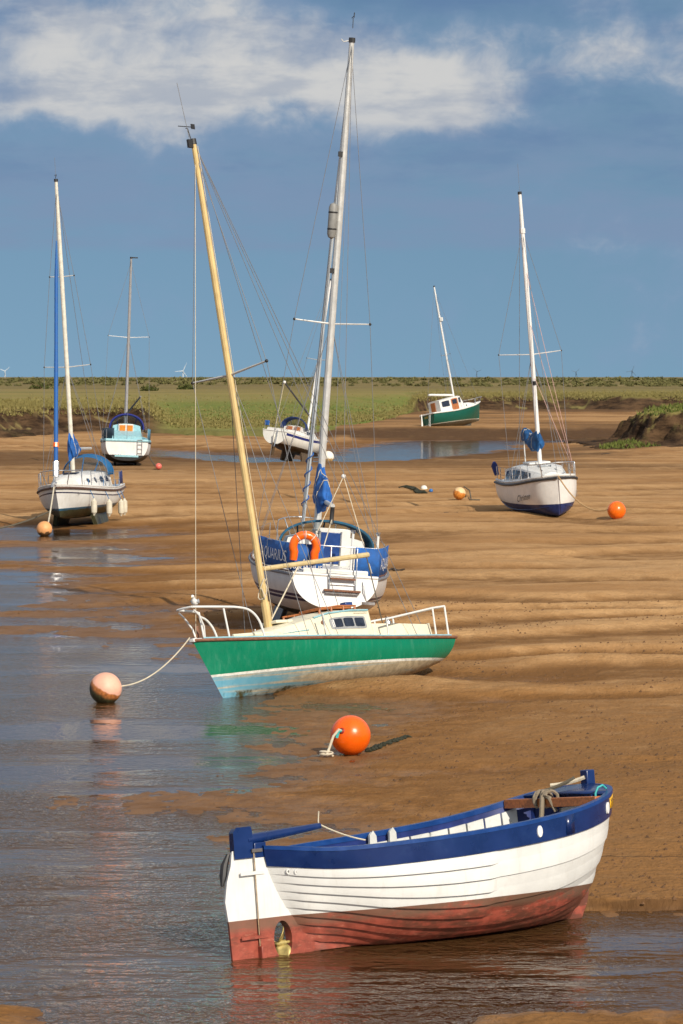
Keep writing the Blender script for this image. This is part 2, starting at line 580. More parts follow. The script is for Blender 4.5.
def ground_pt(px, py):
    """the point of the sand seen at (px, py)"""
    z = 0.0
    for _ in range(8):
        p = unproj(px, py, z)
        z = 0.5 * z + 0.5 * max(gz(p.x, p.y), 0.0)
    return unproj(px, py, z)


def grid_object(name, X, Y, Z, mat_, attrs=None, kind='structure'):
    nu, nv = X.shape
    me = bpy.data.meshes.new(name)
    co = np.stack([X, Y, Z], -1).reshape(-1, 3)
    idx = np.arange(nu * nv).reshape(nu, nv)
    q = np.stack([idx[:-1, :-1], idx[:-1, 1:], idx[1:, 1:], idx[1:, :-1]], -1).reshape(-1, 4)
    me.vertices.add(len(co)); me.vertices.foreach_set('co', co.ravel().astype(np.float32))
    me.loops.add(q.size); me.loops.foreach_set('vertex_index', q.ravel().astype(np.int32))
    me.polygons.add(len(q))
    me.polygons.foreach_set('loop_start', (np.arange(len(q)) * 4).astype(np.int32))
    me.polygons.foreach_set('use_smooth', np.ones(len(q), bool))
    me.update(calc_edges=True)
    for k, v in (attrs or {}).items():
        a = me.attributes.new(k, 'FLOAT', 'POINT'); a.data.foreach_set('value', v.ravel().astype(np.float32))
    o = bpy.data.objects.new(name, me)
    COL.objects.link(o)
    me.materials.append(mat_)
    o['kind'] = kind
    return o


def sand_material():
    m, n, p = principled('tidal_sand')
    o = n.obj()
    wet, trough, mud = n.attr('wet'), n.attr('trough'), n.attr('mud')
    big = n.noise(n.scale(o, (0.07, 0.16, 1)), 1.0, 4, 0.6)
    mid = n.noise(n.scale(o, (1.3, 1.5, 1)), 1.0, 4, 0.65)
    fine = n.noise(n.scale(o, (13.0, 9.0, 5)), 1.0, 3, 0.7)
    dry = n.mix(n.ramp(big, 0.35, 0.65), (0.390, 0.214, 0.090), (0.53, 0.320, 0.150))
    dry = n.mix(n.ramp(mid, 0.35, 0.75, 0, 0.4), dry, (0.26, 0.130, 0.046))
    damp = n.mix(n.ramp(mid, 0.35, 0.65), (0.190, 0.090, 0.030), (0.270, 0.135, 0.048))
    w = n.math('ADD', wet, n.math('MULTIPLY', n.math('SUBTRACT', mid, 0.5), 0.75))
    w = n.math('ADD', w, n.math('MULTIPLY', n.math('SUBTRACT', big, 0.5), 0.55))
    c = n.mix(n.ramp(w, 0.05, 0.8), dry, damp)
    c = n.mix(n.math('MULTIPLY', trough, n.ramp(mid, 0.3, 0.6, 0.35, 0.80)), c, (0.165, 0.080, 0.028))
    c = n.mix(n.ramp(fine, 0.28, 0.72, 0, 0.30), c, n.mix(0.55, c, (0.14, 0.068, 0.022)))
    # casts, weed and shell fragments scattered about
    spk = n.noise(n.scale(o, (6.5, 4.0, 2)), 1.0, 5, 0.75)
    c = n.mix(n.ramp(spk, 0.62, 0.70, 0, 0.6), c, (0.055, 0.034, 0.018))
    c = n.mix(n.ramp(spk, 0.30, 0.25, 0, 0.35), c, (0.52, 0.36, 0.20))
    mudc = n.mix(n.ramp(mid, 0.3, 0.7), (0.055, 0.030, 0.015), (0.12, 0.063, 0.029))
    c = n.mix(n.math('MULTIPLY', mud, n.ramp(mid, 0.25, 0.55, 0.7, 1.0)), c, mudc)
    c = n.mix(n.ramp(wet, 0.92, 1.0, 0, 0.45), c, (0.135, 0.063, 0.021))
    n.put(p.inputs['Base Color'], c)
    soak = n.ramp(n.math('ADD', wet, n.math('MULTIPLY', n.math('SUBTRACT', mid, 0.5), 0.35)), 0.80, 1.02)
    n.put(p.inputs['Roughness'], n.math('SUBTRACT', 0.93, n.math('MULTIPLY', soak, 0.40)))
    n.put(p.inputs['Specular IOR Level'], n.math('MULTIPLY_ADD', soak, 0.16, 0.08))
    # ripple marks: little crests a hand's breadth apart
    rip = n.noise(n.scale(o, (3.2, 5.2, 1)), 1.0, 3, 0.6, 0.5)
    hgt = n.math('ADD', n.math('MULTIPLY', rip, n.ramp(big, 0.42, 0.6, 0.7, 1.5)), n.math('ADD', n.math('MULTIPLY', fine, 0.9), n.math('MULTIPLY', mid, 1.2)))
    n.put(p.inputs['Normal'], n.bump(hgt, 0.95, 0.038))
    return m


def build_ground():
    # rows thin out with distance, columns open like the rows do
    ypx = np.arange(1062.0, 432.0, -0.72)
    rows = list(20400.0 / (ypx - 377.0))
    rows = [-60, -20, 0, 12, 20, 25] + rows
    y = rows[-1]
    while y < 45000:
        y *= 1.03 if y < 900 else 1.25
        rows.append(y)
    rows = np.array(rows)
    u_in = np.linspace(-0.112, 0.112, 470)
    u_out = np.array([0.118, 0.13, 0.15, 0.18, 0.23, 0.31, 0.45, 0.7, 1.1, 2.0, 4.0])
    u = np.concatenate([-u_out[::-1], u_in, u_out])
    Yg, U = np.meshgrid(rows, u, indexing='ij')
    Xg = U * np.maximum(Yg, 30.0)
    H, trough, s1 = ground_height(Xg, Yg)
    gy, _ = np.gradient(H)
    dy = np.gradient(rows)[:, None]
    slope = np.abs(gy / dy)
    mud = sstep(0.015, 0.045, slope) * sstep(312, 322, Yg) * (1 - sstep(368, 400, Yg))
    mudflat = sstep(0.45, 0.6, fbm(Xg / 40, Yg / 26, 77, 4)) * sstep(180, 230, Yg) * 0.8
    mudflat = np.maximum(mudflat, sstep(205, 215, Yg) * (1 - sstep(246, 252, Yg)) * sstep(-2, -12, Xg) * 0.75)
    mud = np.maximum(mud, mudflat)
    mud = np.maximum(mud, sstep(0.45, 0.9, slope) * (Yg < 42) * 0.8)
    wet = 1 - sstep(0.0, 0.30, H - 0.05 * (trough - 0.5))
    wet = np.maximum(wet, (1 - sstep(50, 85, Yg)) * 0.62)
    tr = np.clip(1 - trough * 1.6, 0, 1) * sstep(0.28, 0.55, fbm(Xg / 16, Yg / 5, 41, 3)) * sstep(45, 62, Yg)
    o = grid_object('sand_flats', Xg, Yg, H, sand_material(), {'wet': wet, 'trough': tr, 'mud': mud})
    o['label'] = 'brown rippled tidal sand at low water'
    return o


build_ground()


def water_material():
    m = bpy.data.materials.new('creek_water')
    m.use_nodes = True
    t = m.node_tree
    t.nodes.clear()
    n = NT(t)
    out = n.node('ShaderNodeOutputMaterial')
    o = n.obj()
    x, y, z = n.xyz(o)
    # wind ripples, streaked across the view, calmer in the lee of the boats and in the far pools
    w1 = n.noise(n.scale(o, (4.2, 3.4, 1)), 1.0, 2, 0.6, 0.8)
    w2 = n.noise(n.scale(o, (12.0, 7.5, 1)), 1.0, 2, 0.6, 0.6)
    patch = n.noise(n.scale(o, (0.14, 0.34, 1)), 1.0, 5, 0.6)
    amp = n.ramp(patch, 0.38, 0.60, 0.10, 1.45)
    near = n.ramp(y, 38, 66, 1.15, 0.40)
    h = n.math('MULTIPLY', n.math('ADD', n.math('MULTIPLY', w1, 1.0), n.math('MULTIPLY', w2, 0.5)), n.math('MULTIPLY', amp, near))
    h = n.math('MULTIPLY', h, n.ramp(y, 66, 170, 1.0, 0.16))
    nrm = n.bump(h, 1.0, 0.078)
    body = n.node('ShaderNodeBsdfDiffuse')
    body.inputs[0].default_value = (0.135, 0.066, 0.024, 1)
    tr = n.node('ShaderNodeBsdfTransparent')
    tr.inputs[0].default_value = (0.62, 0.50, 0.36, 1)
    mx = n.node('ShaderNodeMixShader'); mx.inputs[0].default_value = 0.45
    t.links.new(body.outputs[0], mx.inputs[1]); t.links.new(tr.outputs[0], mx.inputs[2])
    gl = n.node('ShaderNodeBsdfGlossy'); gl.inputs['Roughness'].default_value = 0.06
    t.links.new(nrm, gl.inputs['Normal'])
    fr = n.node('ShaderNodeFresnel'); fr.inputs[0].default_value = 1.62
    t.links.new(nrm, fr.inputs['Normal'])
    top = n.node('ShaderNodeMixShader')
    n.put(top.inputs[0], n.math('MULTIPLY', fr.outputs[0], 0.97))
    t.links.new(mx.outputs[0], top.inputs[1]); t.links.new(gl.outputs[0], top.inputs[2])
    t.links.new(top.outputs[0], out.inputs[0])
    return m


def build_water():
    xs = np.linspace(-140, 140, 15)
    ys = np.array([-60, 0, 30, 60, 100, 150, 200, 260, 330.0])
    Yg, Xg = np.meshgrid(ys, xs, indexing='ij')
    o = grid_object('creek_water', Xg, Yg, np.zeros_like(Xg), water_material())
    o['label'] = 'shallow brown creek water rippled by the wind'


build_water()


# ---- the salt marsh beyond the flats
def marsh_edge(x_over_y):
    """depth of the marsh edge along a bearing"""
    px = x_over_y * FPX + CX
    pts = [(-900, 436), (0, 433), (60, 431), (110, 430), (150, 431), (215, 432), (300, 431), (345, 428), (385, 422), (412, 414), (440, 411.5), (560, 410.5), (683, 411), (1600, 412)]
    a = np.interp(px, [p[0] for p in pts], [p[1] for p in pts])
    return 5.15 * FPX / (a - HORIZON)


def marsh_height(X, Y):
    u = X / Y
    px = u * FPX + CX
    e = Y - marsh_edge(u) + (fbm(X / 9, Y / 9, 61, 5, 0.6) - 0.5) * 16
    gentle = sstep(140, 175, px) * (1 - sstep(405, 420, px))
    steep = sstep(0, 9, e) * 2.1 + sstep(8, 120, e) * 0.25
    soft = sstep(0, 14, e) * 0.5 + sstep(8, 150, e) * 1.9
    top = steep * (1 - gentle) + soft * gentle
    h = 0.95 + top + (fbm(X / 12, Y / 30, 71, 4) - 0.5) * 0.2 * sstep(4, 30, e)
    h = np.where(e < 0, 0.95 + e * 0.3, h)
    # low dune ridge under the scrub on the skyline
    h = h + sstep(1100, 1900, Y) * (0.5 + 1.1 * fbm(X / 160, Y / 300, 81, 4))
    return h, e, gentle


def marsh_material():
    m, n, p = principled('salt_marsh')
    o = n.obj()
    cliff, tongue, scrub = n.attr('cliff'), n.attr('tongue'), n.attr('scrub')
    a = n.noise(n.scale(o, (0.006, 0.026, 0.0)), 1.0, 6, 0.62)
    b = n.noise(n.scale(o, (0.10, 0.10, 0.0)), 1.0, 6, 0.7)
    c = n.mix(n.ramp(a, 0.34, 0.62), (0.270, 0.205, 0.080), (0.240, 0.210, 0.062))
    c = n.mix(n.ramp(a, 0.52, 0.70), c, (0.165, 0.145, 0.052))
    c = n.mix(n.ramp(b, 0.48, 0.70, 0, 0.4), c, (0.125, 0.110, 0.042))
    far_ = n.ramp(n.xyz(o)[1], 480, 900, 0.0, 0.75)
    c = n.mix(n.math('MULTIPLY', far_, n.ramp(a, 0.35, 0.6, 0.3, 1.0)), c, (0.15, 0.110, 0.056))
    c = n.mix(n.ramp(b, 0.40, 0.26, 0, 0.6), c, (0.32, 0.25, 0.11))
    g = n.mix(n.ramp(b, 0.3, 0.7), (0.12, 0.165, 0.034), (0.18, 0.20, 0.048))
    c = n.mix(n.math('MULTIPLY', tongue, n.ramp(a, 0.32, 0.6, 0.55, 1.0)), c, g)
    k = n.noise(n.scale(o, (0.35, 0.35, 1.6)), 1.0, 7, 0.7)
    mud = n.mix(n.ramp(k, 0.35, 0.65), (0.026, 0.015, 0.009), (0.120, 0.070, 0.036))
    mud = n.mix(n.ramp(b, 0.56, 0.7, 0, 0.5), mud, (0.055, 0.06, 0.018))
    c = n.mix(cliff, c, mud)
    n.put(p.inputs['Base Color'], c)
    p.inputs['Roughness'].default_value = 0.95
    p.inputs['Specular IOR Level'].default_value = 0.1
    n.put(p.inputs['Normal'], n.bump(n.math('ADD', b, k), 0.8, 0.5))
    return m


def leaf_mat(name, lo, hi):
    m, n, p = principled(name)
    g = n.node('ShaderNodeNewGeometry')
    pos = n.noise(n.scale(g.outputs['Position'], (0.02, 0.03, 0.3)), 1.0, 4, 0.6)
    rnd = g.outputs['Random Per Island']
    c = n.mix(n.math('ADD', n.math('MULTIPLY', rnd, 0.55), n.math('MULTIPLY', pos, 0.5)), lo, hi)
    n.put(p.inputs['Base Color'], c)
    p.inputs['Roughness'].default_value = 0.8
    p.inputs['Specular IOR Level'].default_value = 0.15
    return m


def build_marsh():
    y, rows = 255.0, []
    while y < 45000:
        rows.append(y)
        y += 1.1 if y < 420 else (2.2 if y < 700 else (y * 0.012 if y < 3000 else y * 0.15))
    rows = np.array(rows)
    u = np.concatenate([-np.array([4, 1.6, 0.7, 0.4, 0.25, 0.18, 0.14, 0.12]), np.linspace(-0.108, 0.108, 330), np.array([0.12, 0.14, 0.18, 0.25, 0.4, 0.7, 1.6, 4])])
    Yg, U = np.meshgrid(rows, u, indexing='ij')
    Xg = U * Yg
    H, e, gentle = marsh_height(Xg, Yg)
    gy = np.abs(np.gradient(H, axis=0) / np.gradient(rows)[:, None])
    cliff = np.maximum(sstep(0.10, 0.22, gy) * (e < 22), (e < 2.0) * 1.0) * (1 - 0.75 * gentle)
    o = grid_object('salt_marsh', Xg, Yg, H, marsh_material(), {'cliff': cliff, 'tongue': gentle * (1 - sstep(70, 160, e)), 'scrub': sstep(1100, 1900, Yg)})
    o['label'] = 'green and straw coloured salt marsh behind the flats'
    # grass: tufts of blades on the marsh top, thick near the edge
    rng = np.random.default_rng(7)
    vs, fs = [], []
    N = 24000
    uu = rng.uniform(-0.112, 0.112, N)
    ed = marsh_edge(uu)
    ee = rng.exponential(22.0, N) + 5.0
    Y = ed + ee
    X = uu * Y
    H2, e2, g2 = marsh_height(X, Y)
    keep = e2 > 5.5
    X, Y, H2, g2 = X[keep], Y[keep], H2[keep], g2[keep]
    M = len(X)
    co = np.zeros((M, 9, 3), np.float32)
    for b in range(3):
        ang = rng.uniform(0, 6.283, M)
        w = rng.uniform(0.035, 0.11, M)
        ht = rng.uniform(0.10, 0.34, M) * np.where(g2 > 0.5, 0.6, 1.0)
        lx, ly = rng.normal(0, 0.14, M), rng.normal(0, 0.14, M)
        ox, oy = rng.normal(0, 0.25, M), rng.normal(0, 0.25, M)
        co[:, b * 3] = np.stack([X + ox - np.cos(ang) * w, Y + oy - np.sin(ang) * w, H2 - 0.05], -1)
        co[:, b * 3 + 1] = np.stack([X + ox + np.cos(ang) * w, Y + oy + np.sin(ang) * w, H2 - 0.05], -1)
        co[:, b * 3 + 2] = np.stack([X + ox + lx, Y + oy + ly, H2 + ht], -1)
    tri_object('marsh_grass', co.reshape(-1, 3), leaf_mat('marsh_grass', (0.17, 0.145, 0.050), (0.25, 0.210, 0.075)), 'straw and green grass covering the salt marsh', 'grass')
    # scrub along the skyline reads as one dark line
    S = 1700
    uu = rng.uniform(-0.115, 0.115, S)
    Y = rng.uniform(950, 2300, S)
    X = uu * Y
    H3, _, _ = marsh_height(X, Y)
    R_ = rng.uniform(0.4, 1.15, S) * (Y / 1500) ** 0.5
    keep = fbm(X / 45, Y / 90, 91, 3) > 0.45
    X, Y, H3, R_ = X[keep], Y[keep], H3[keep], R_[keep]
    S = len(X)
    K = 60
    d = rng.normal(0, 1, (S, K, 3)); d /= np.linalg.norm(d, axis=-1, keepdims=True)
    d[..., 2] = np.abs(d[..., 2])
    rr = rng.uniform(0.55, 1.05, (S, K, 1))
    ctr = np.stack([X, Y, H3], -1)[:, None] + d * rr * R_[:, None, None] * np.array([1.7, 1.3, 1.0])
    t1 = rng.normal(0, 1, (S, K, 3)) * 0.38 * R_[:, None, None]
    t2 = rng.normal(0, 1, (S, K, 3)) * 0.38 * R_[:, None, None]
    co = np.stack([ctr - t1, ctr + t1 - t2 * 0.4, ctr + t2], 2)
    tri_object('far_scrub', co.reshape(-1, 3), leaf_mat('scrub_leaf', (0.075, 0.08, 0.03), (0.20, 0.18, 0.07)), 'dark scrub along the skyline', 'scrub')


def tri_object(name, co, mat_, label, cat, kind='stuff'):
    me = bpy.data.meshes.new(name)
    n = len(co)
    me.vertices.add(n); me.vertices.foreach_set('co', co.ravel().astype(np.float32))
    me.loops.add(n); me.loops.foreach_set('vertex_index', np.arange(n, dtype=np.int32))
    me.polygons.add(n // 3); me.polygons.foreach_set('loop_start', np.arange(0, n, 3, dtype=np.int32))
    me.update(calc_edges=True)
    me.materials.append(mat_)
    o = bpy.data.objects.new(name, me)
    COL.objects.link(o)
    if kind:
        o['kind'] = kind
    o['label'] = label
    if cat:
        o['category'] = cat
    return o


build_marsh()


# ---- the eroded islet of marsh at the right edge
def build_islet():
    c = unproj(690, 452)
    base = c.y
    nx, ny = 150, 90
    xs = np.linspace(c.x - 8.5, c.x + 26, nx); ys = np.linspace(base - 6, base + 34, ny)
    Yg, Xg = np.meshgrid(ys, xs, indexing='ij')
    dx = Xg - c.x; dy = Yg - base
    n1 = (fbm(Xg / 2.5, Yg / 2.5, 101, 5, 0.6) - 0.5)
    # front line of the islet recedes to the left
    e = np.minimum(dy - 3.0 + 0.0 * dx, (dx + 3.6) * 1.3) + n1 * 4.0
    toe = np.minimum(dy + 4.0, (dx + 7.5) * 0.9) + n1 * 3.0
    cl = sstep(0, 3.4, e)
    h = 0.30 + sstep(0, 8, toe) * 0.75 + cl * 1.95 + sstep(-3, 8, dx) * 0.75 * cl + n1 * 0.9 * sstep(0, 3, toe)
    h = np.where(toe < 0, -0.3, h)
    slope = np.hypot(*np.gradient(h, ys[1] - ys[0], xs[1] - xs[0]))
    cliff = np.maximum(sstep(0.35, 0.8, slope), (1 - cl))
    o = grid_object('marsh_islet', Xg, Yg, h, marsh_material(), {'cliff': cliff, 'tongue': np.zeros_like(h), 'scrub': np.zeros_like(h)})
    o['label'] = 'eroded mud islet topped with grass at the right edge'
    rng = np.random.default_rng(3)
    sel = np.argwhere((cl > 0.85) & (slope < 0.9))
    sel2 = np.argwhere((toe > 0.5) & (toe < 3.5) & (dx < -2.5) & (dy < 2.0) & (n1 > -0.03))
    pts = np.concatenate([sel[rng.integers(0, len(sel), 3600)], sel2[rng.integers(0, len(sel2), 260)]])
    co = []
    for i, j in pts:
        x, y = xs[j] + rng.normal(0, 0.1), ys[i] + rng.normal(0, 0.1)
        z = h[i, j]
        for _ in range(2):
            a = rng.uniform(0, 6.28); w = rng.uniform(0.05, 0.13); t = rng.uniform(0.14, 0.40)
            co += [(x - math.cos(a) * w, y - math.sin(a) * w, z - 0.05), (x + math.cos(a) * w, y + math.sin(a) * w, z - 0.05), (x + rng.normal(0, 0.12), y + rng.normal(0, 0.12), z + t)]
    tri_object('islet_grass', np.array(co), leaf_mat('islet_grass', (0.045, 0.075, 0.014), (0.17, 0.185, 0.045)), 'short green grass on the mud islet', 'grass')


build_islet()


def shrub(px, py, wide, high, label):
    p = at_depth(px, py, 1.0)
    Y = 2.7 * FPX / (py - HORIZON)
    x = (px - CX) / FPX * Y
    h, _, _ = marsh_height(np.array([x]), np.array([Y]))
    root = empty('marsh_shrub', label, 'shrub', (x, Y, float(h[0])), group='shrubs out on the marsh')
    rng = np.random.default_rng(int(px))
    K = 420
    d = rng.normal(0, 1, (K, 3)); d /= np.linalg.norm(d, axis=-1, keepdims=True); d[:, 2] = np.abs(d[:, 2])
    lump = 0.75 + 0.35 * np.sin(d[:, 0] * 5 + px) * np.cos(d[:, 1] * 4)
    c = d * (rng.uniform(0.5, 1.0, (K, 1)) * lump[:, None]) * np.array([wide / 2, wide / 2.5, high])
    t1 = rng.normal(0, 0.16, (K, 3)); t2 = rng.normal(0, 0.16, (K, 3))
    o = tri_object('crown', np.stack([c - t1, c + t1, c + t2], 1).reshape(-1, 3), leaf_mat('shrub_leaf', (0.028, 0.042, 0.012), (0.11, 0.12, 0.03)), 'x', None, None)
    del o['label']
    o.parent = root
    st = MB()
    for k in range(4):
        a = k * 1.6
        st.tube([(0, 0, -0.1), (math.cos(a) * 0.2, math.sin(a) * 0.2, high * 0.35), (math.cos(a) * wide * 0.3, math.sin(a) * wide * 0.25, high * 0.7)], [0.05, 0.035, 0.015], 5)
    st.build('stem', M_TEAK, root)


shrub(41, 389, 7.5, 1.8, 'broad dark shrub on the marsh behind the left masts')
shrub(149, 391, 5.0, 1.5, 'small round shrub on the marsh right of the thin grey mast')
shrub(186, 390, 5.5, 1.5, 'small shrub on the marsh beneath the clearest wind turbine')
# ------------------------------------------------------------------ boat building
def text_mesh(body, size):
    cu = bpy.data.curves.new('lettering', 'FONT')
    cu.body = body; cu.size = size
    cu.align_x = 'CENTER'; cu.align_y = 'CENTER'
    o = bpy.data.objects.new('lettering', cu)
    COL.objects.link(o)
    dg = bpy.context.evaluated_depsgraph_get()
    me = bpy.data.meshes.new_from_object(o.evaluated_get(dg))
    bpy.data.objects.remove(o)
    return me


def text_on(name, body, size, fn, mat_, parent, sx=1.0, shear=0.0):
    """letters laid on a surface: fn(u, v) -> point"""
    me = text_mesh(body, size)
    me.name = name
    for v in me.vertices:
        v.co = fn((v.co.x + shear * v.co.y) * sx, v.co.y)
    me.materials.clear(); me.materials.append(mat_)
    o = bpy.data.objects.new(name, me)
    COL.objects.link(o)
    o.parent = parent
    return o


# ------------------------------------------------------------------ the open clinker boat in front
def open_boat():
    foot = unproj(259, 957)                    # heel of the sternpost
    root = empty('open_boat', 'white clinker open boat with blue gunwale and red bottom standing in shallow water', 'boat',
                 (foot.x, foot.y, -0.06), heel=OB['heel'], pitch=OB['pitch'], yaw=OB['yaw'])
    paint = hull_mat('clinker_paint', (0.71, 0.71, 0.69), bands=[(0.455, (0.31, 0.068, 0.042), 0.0)], rough=0.38, grime_amt=0.20)
    # bare scuffed antifouling, shade painted in towards the bow, and a wet tide mark
    nt = NT(paint.node_tree)
    bs = [q for q in paint.node_tree.nodes if q.type == 'BSDF_PRINCIPLED'][0]
    src = bs.inputs['Base Color'].links[0].from_socket
    o_ = nt.obj()
    z_ = nt.xyz(o_)[2]
    scuff_shade = nt.noise(nt.scale(o_, (0.9, 0.9, 3.2)), 2.4, 8, 0.72)
    redzone = nt.math('LESS_THAN', z_, 0.455)
    src = nt.mix(nt.math('MULTIPLY', nt.ramp(nt.math('ADD', scuff_shade, nt.math('MULTIPLY', nt.xyz(o_)[0], 0.035)), 0.50, 0.66, 0, 0.85), redzone), src, (0.105, 0.040, 0.024))
    wear = nt.noise(nt.scale(o_, (1.5, 1.5, 5)), 5, 8, 0.75)
    src = nt.mix(nt.math('MULTIPLY', nt.ramp(wear, 0.56, 0.68, 0, 0.6), redzone), src, (0.50, 0.20, 0.13))
    band = nt.math('MULTIPLY', nt.ramp(z_, 0.30, 0.38), redzone)
    src = nt.mix(nt.math('MULTIPLY', nt.math('MULTIPLY', band, nt.ramp(scuff_shade, 0.36, 0.48)), 0.75), src, (0.165, 0.10, 0.065))
    nt.put(bs.inputs['Base Color'], src)
    blue = mat('gunwale_blue', (0.002, 0.020, 0.108), 0.30, vary=0.14, nscale=3, coat=0.3, dirt=(0.02, 0.055, 0.17), dirt_amt=0.35)
    bluein = mat('gunwale_blue_inside', (0.006, 0.022, 0.14), 0.5, vary=0.2)
    grey = mat('pale_grey_paint', (0.56, 0.57, 0.55), 0.55, vary=0.08, dirt=(0.3, 0.27, 0.22), dirt_amt=0.3)
    brass = mat('dull_brass', (0.42, 0.33, 0.12), 0.45, metal=0.4, vary=0.3, nscale=12)
    rust = mat('rusty_iron', (0.42, 0.30, 0.18), 0.8, vary=0.4, nscale=14)

    LEN = OB['len']
    bs_ = [(0, 0.055), (0.04, 0.30), (0.10, 0.52), (0.2, 0.76), (0.35, 0.93), (0.5, 0.99), (0.65, 0.98), (0.78, 0.95), (0.88, 0.85), (0.945, 0.68), (0.985, 0.40), (1, 0.06)]
    zs_ = [(0, 1.175), (0.12, 1.11), (0.3, 1.12), (0.5, 1.16), (0.7, 1.23), (0.85, 1.33), (1, 1.50)]
    n_ = [(0, 1.15), (0.12, 1.35), (0.3, 2.2), (0.5, 2.75), (0.7, 2.65), (0.85, 2.0), (1, 1.5)]

    def rabbet_aft(g):
        return 0.10 + 0.55 * (1 - g) ** 1.6

    def rabbet_fore(g):
        return LEN - 0.42 * (1 - g) ** 1.7

    def section(t):
        b, zs, nn = crom(bs_, t), crom(zs_, t), crom(n_, t)
        zk = 0.06
        pts = []
        for k in range(41):
            a = math.pi / 2 * k / 40
            y = b * max(math.sin(a), 0) ** (2 / nn)
            z = zs - (zs - zk) * max(math.cos(a), 0) ** (2 / nn)
            pts.append((max(y, 0.045), z))
        d = [0]
        for k in range(40):
            d.append(d[-1] + math.hypot(pts[k + 1][0] - pts[k][0], pts[k + 1][1] - pts[k][1]))
        return pts, d

    NS = 44
    ts = [0.5 - 0.5 * math.cos(math.pi * i / NS) for i in range(NS + 1)]
    ts = [0.35 * a + 0.65 * b for a, b in zip([i / NS for i in range(NS + 1)], ts)]
    secs = [section(t) for t in ts]
    BLUE_H = 0.20

    def surf(i, g, off=0.0, side=1):
        """g: girth fraction keel to sheer at station i, off: outward offset"""
        pts, d = secs[i]
        L = d[-1] * g
        k = 0
        while k < 39 and d[k + 1] < L:
            k += 1
        q = (L - d[k]) / max(d[k + 1] - d[k], 1e-9)
        y = pts[k][0] + (pts[k + 1][0] - pts[k][0]) * q
        z = pts[k][1] + (pts[k + 1][1] - pts[k][1]) * q
        ty, tz = pts[k + 1][0] - pts[k][0], pts[k + 1][1] - pts[k][1]
        l = math.hypot(ty, tz) or 1
        ny, nz = tz / l, -ty / l
        x = rabbet_aft(g) + (rabbet_fore(g) - rabbet_aft(g)) * ts[i]
        return Vector((x, side * (y + ny * off), z + nz * off))

    def gblue(i):
        return 1 - (BLUE_H * (0.92 + 0.25 * ts[i])) / secs[i][1][-1]
    NP = 10
    for side in (-1, 1):
        for k in range(NP):
            rows = []
            for i in range(NS + 1):
                gb = gblue(i)
                # the planks grow a touch wider towards the turn of the bilge
                f0, f1 = (k / NP) ** 0.96, ((k + 1) / NP) ** 0.96
                fade = min(1, ts[i] / 0.045) * min(1, (1 - ts[i]) / 0.05)
                lap = 0.044 * fade
                # forward of the butts the planking is smooth
                if ts[i] > 0.50 and k >= 5:
                    lap = (0.018 if k in (6, 8) else 0.0012) * fade
                g0, g1 = gb * f0, gb * f1 + 0.012
                rows.append([surf(i, g0, -0.01, side), surf(i, g0, lap, side), surf(i, g0 + (g1 - g0) * 0.5, lap * 0.62 + (0.003 if lap > 0.01 else 0.0), side), surf(i, min(g1, 1), 0.0, side)])
            MB().grid(rows).build('strake', paint, root, smooth=30)
        # blue sheer strake and capping
        rows = []
        for i in range(NS + 1):
            gb = gblue(i)
            rows.append([surf(i, gb - 0.004, 0.0, side), surf(i, gb - 0.004, 0.030, side), surf(i, (gb + 1) / 2, 0.030, side), surf(i, 1, 0.030, side)])
        ss = MB().grid(rows).build('sheer_strake', blue, root, smooth=40)
        rows = []
        for i in range(NS + 1):
            p = surf(i, 1, 0.036, side); q = surf(i, 1, -0.055, side)
            if q.y * side < 0.0:
                q.y = 0.0
            up = Vector((0, 0, 0.028))
            rows.append([p - up * 0.4, p + up, q + up, q - up])
        MB().grid(rows, True).build('gunwale_cap', mat('gunwale_cap_blue', (0.006, 0.045, 0.20), 0.35, vary=0.15), root, smooth=30)
        # butt plate on the sheer strake
        i0 = min(range(NS + 1), key=lambda i: abs(ts[i] - 0.735))
        MB().grid([[surf(i, gblue(i) + 0.003, 0.034, side), surf(i, 0.994, 0.034, side)] for i in (i0, i0 + 1)]).build('butt_strap', blue, root, solid=0.008)
        # inner skin: dark blue under the gunwale, pale grey below
        rows = [[surf(i, g, -0.045, side) for g in ((0.93, 0.965, 1.0) if ts[i] < 0.855 else (0.55, 0.8, 1.0))] for i in range(2, NS - 1)]
        MB().grid(rows).build('inner_sheer', bluein, root)
        rows = [[surf(i, g, -0.04, side) for g in [0.03 + 0.90 * q / 10 for q in range(11)]] for i in range(2, NS - 1)]
        MB().grid(rows).build('ceiling_planking', grey, root)
        # ribs
        for k in range(12):
            i = 6 + k * 3
            if i > NS - 4:
                break
            rib = MB()
            for g0, g1 in [(0.1 + 0.8 * q / 8, 0.1 + 0.8 * (q + 1) / 8) for q in range(8)]:
                pass
            pts = [surf(i, 0.1 + 0.84 * q / 9, -0.055, side) for q in range(10)]
            rib.tube(pts, 0.024, 4).build('rib', grey if k < 9 else bluein, root, smooth=0)
        # lining boards under the gunwale, with open joints
        for k in range(12):
            i = 13 + k * 2
            a0, b0 = surf(i, 0.60, -0.075, side), surf(i + 2, 0.60, -0.075, side)
            a1, b1 = surf(i, 0.945, -0.075, side), surf(i + 2, 0.945, -0.075, side)
            g = Vector((0.014, 0, 0))
            vs = [a0 + g, b0 - g, b1 - g, a1 + g]
            lo = [p + Vector((0, side * 0.022, 0)) for p in vs]
            MB().add(vs + lo, [(0, 1, 2, 3), (4, 5, 6, 7), (0, 1, 5, 4), (1, 2, 6, 5), (2, 3, 7, 6), (3, 0, 4, 7)]).build('lining_board', grey, root, smooth=0)
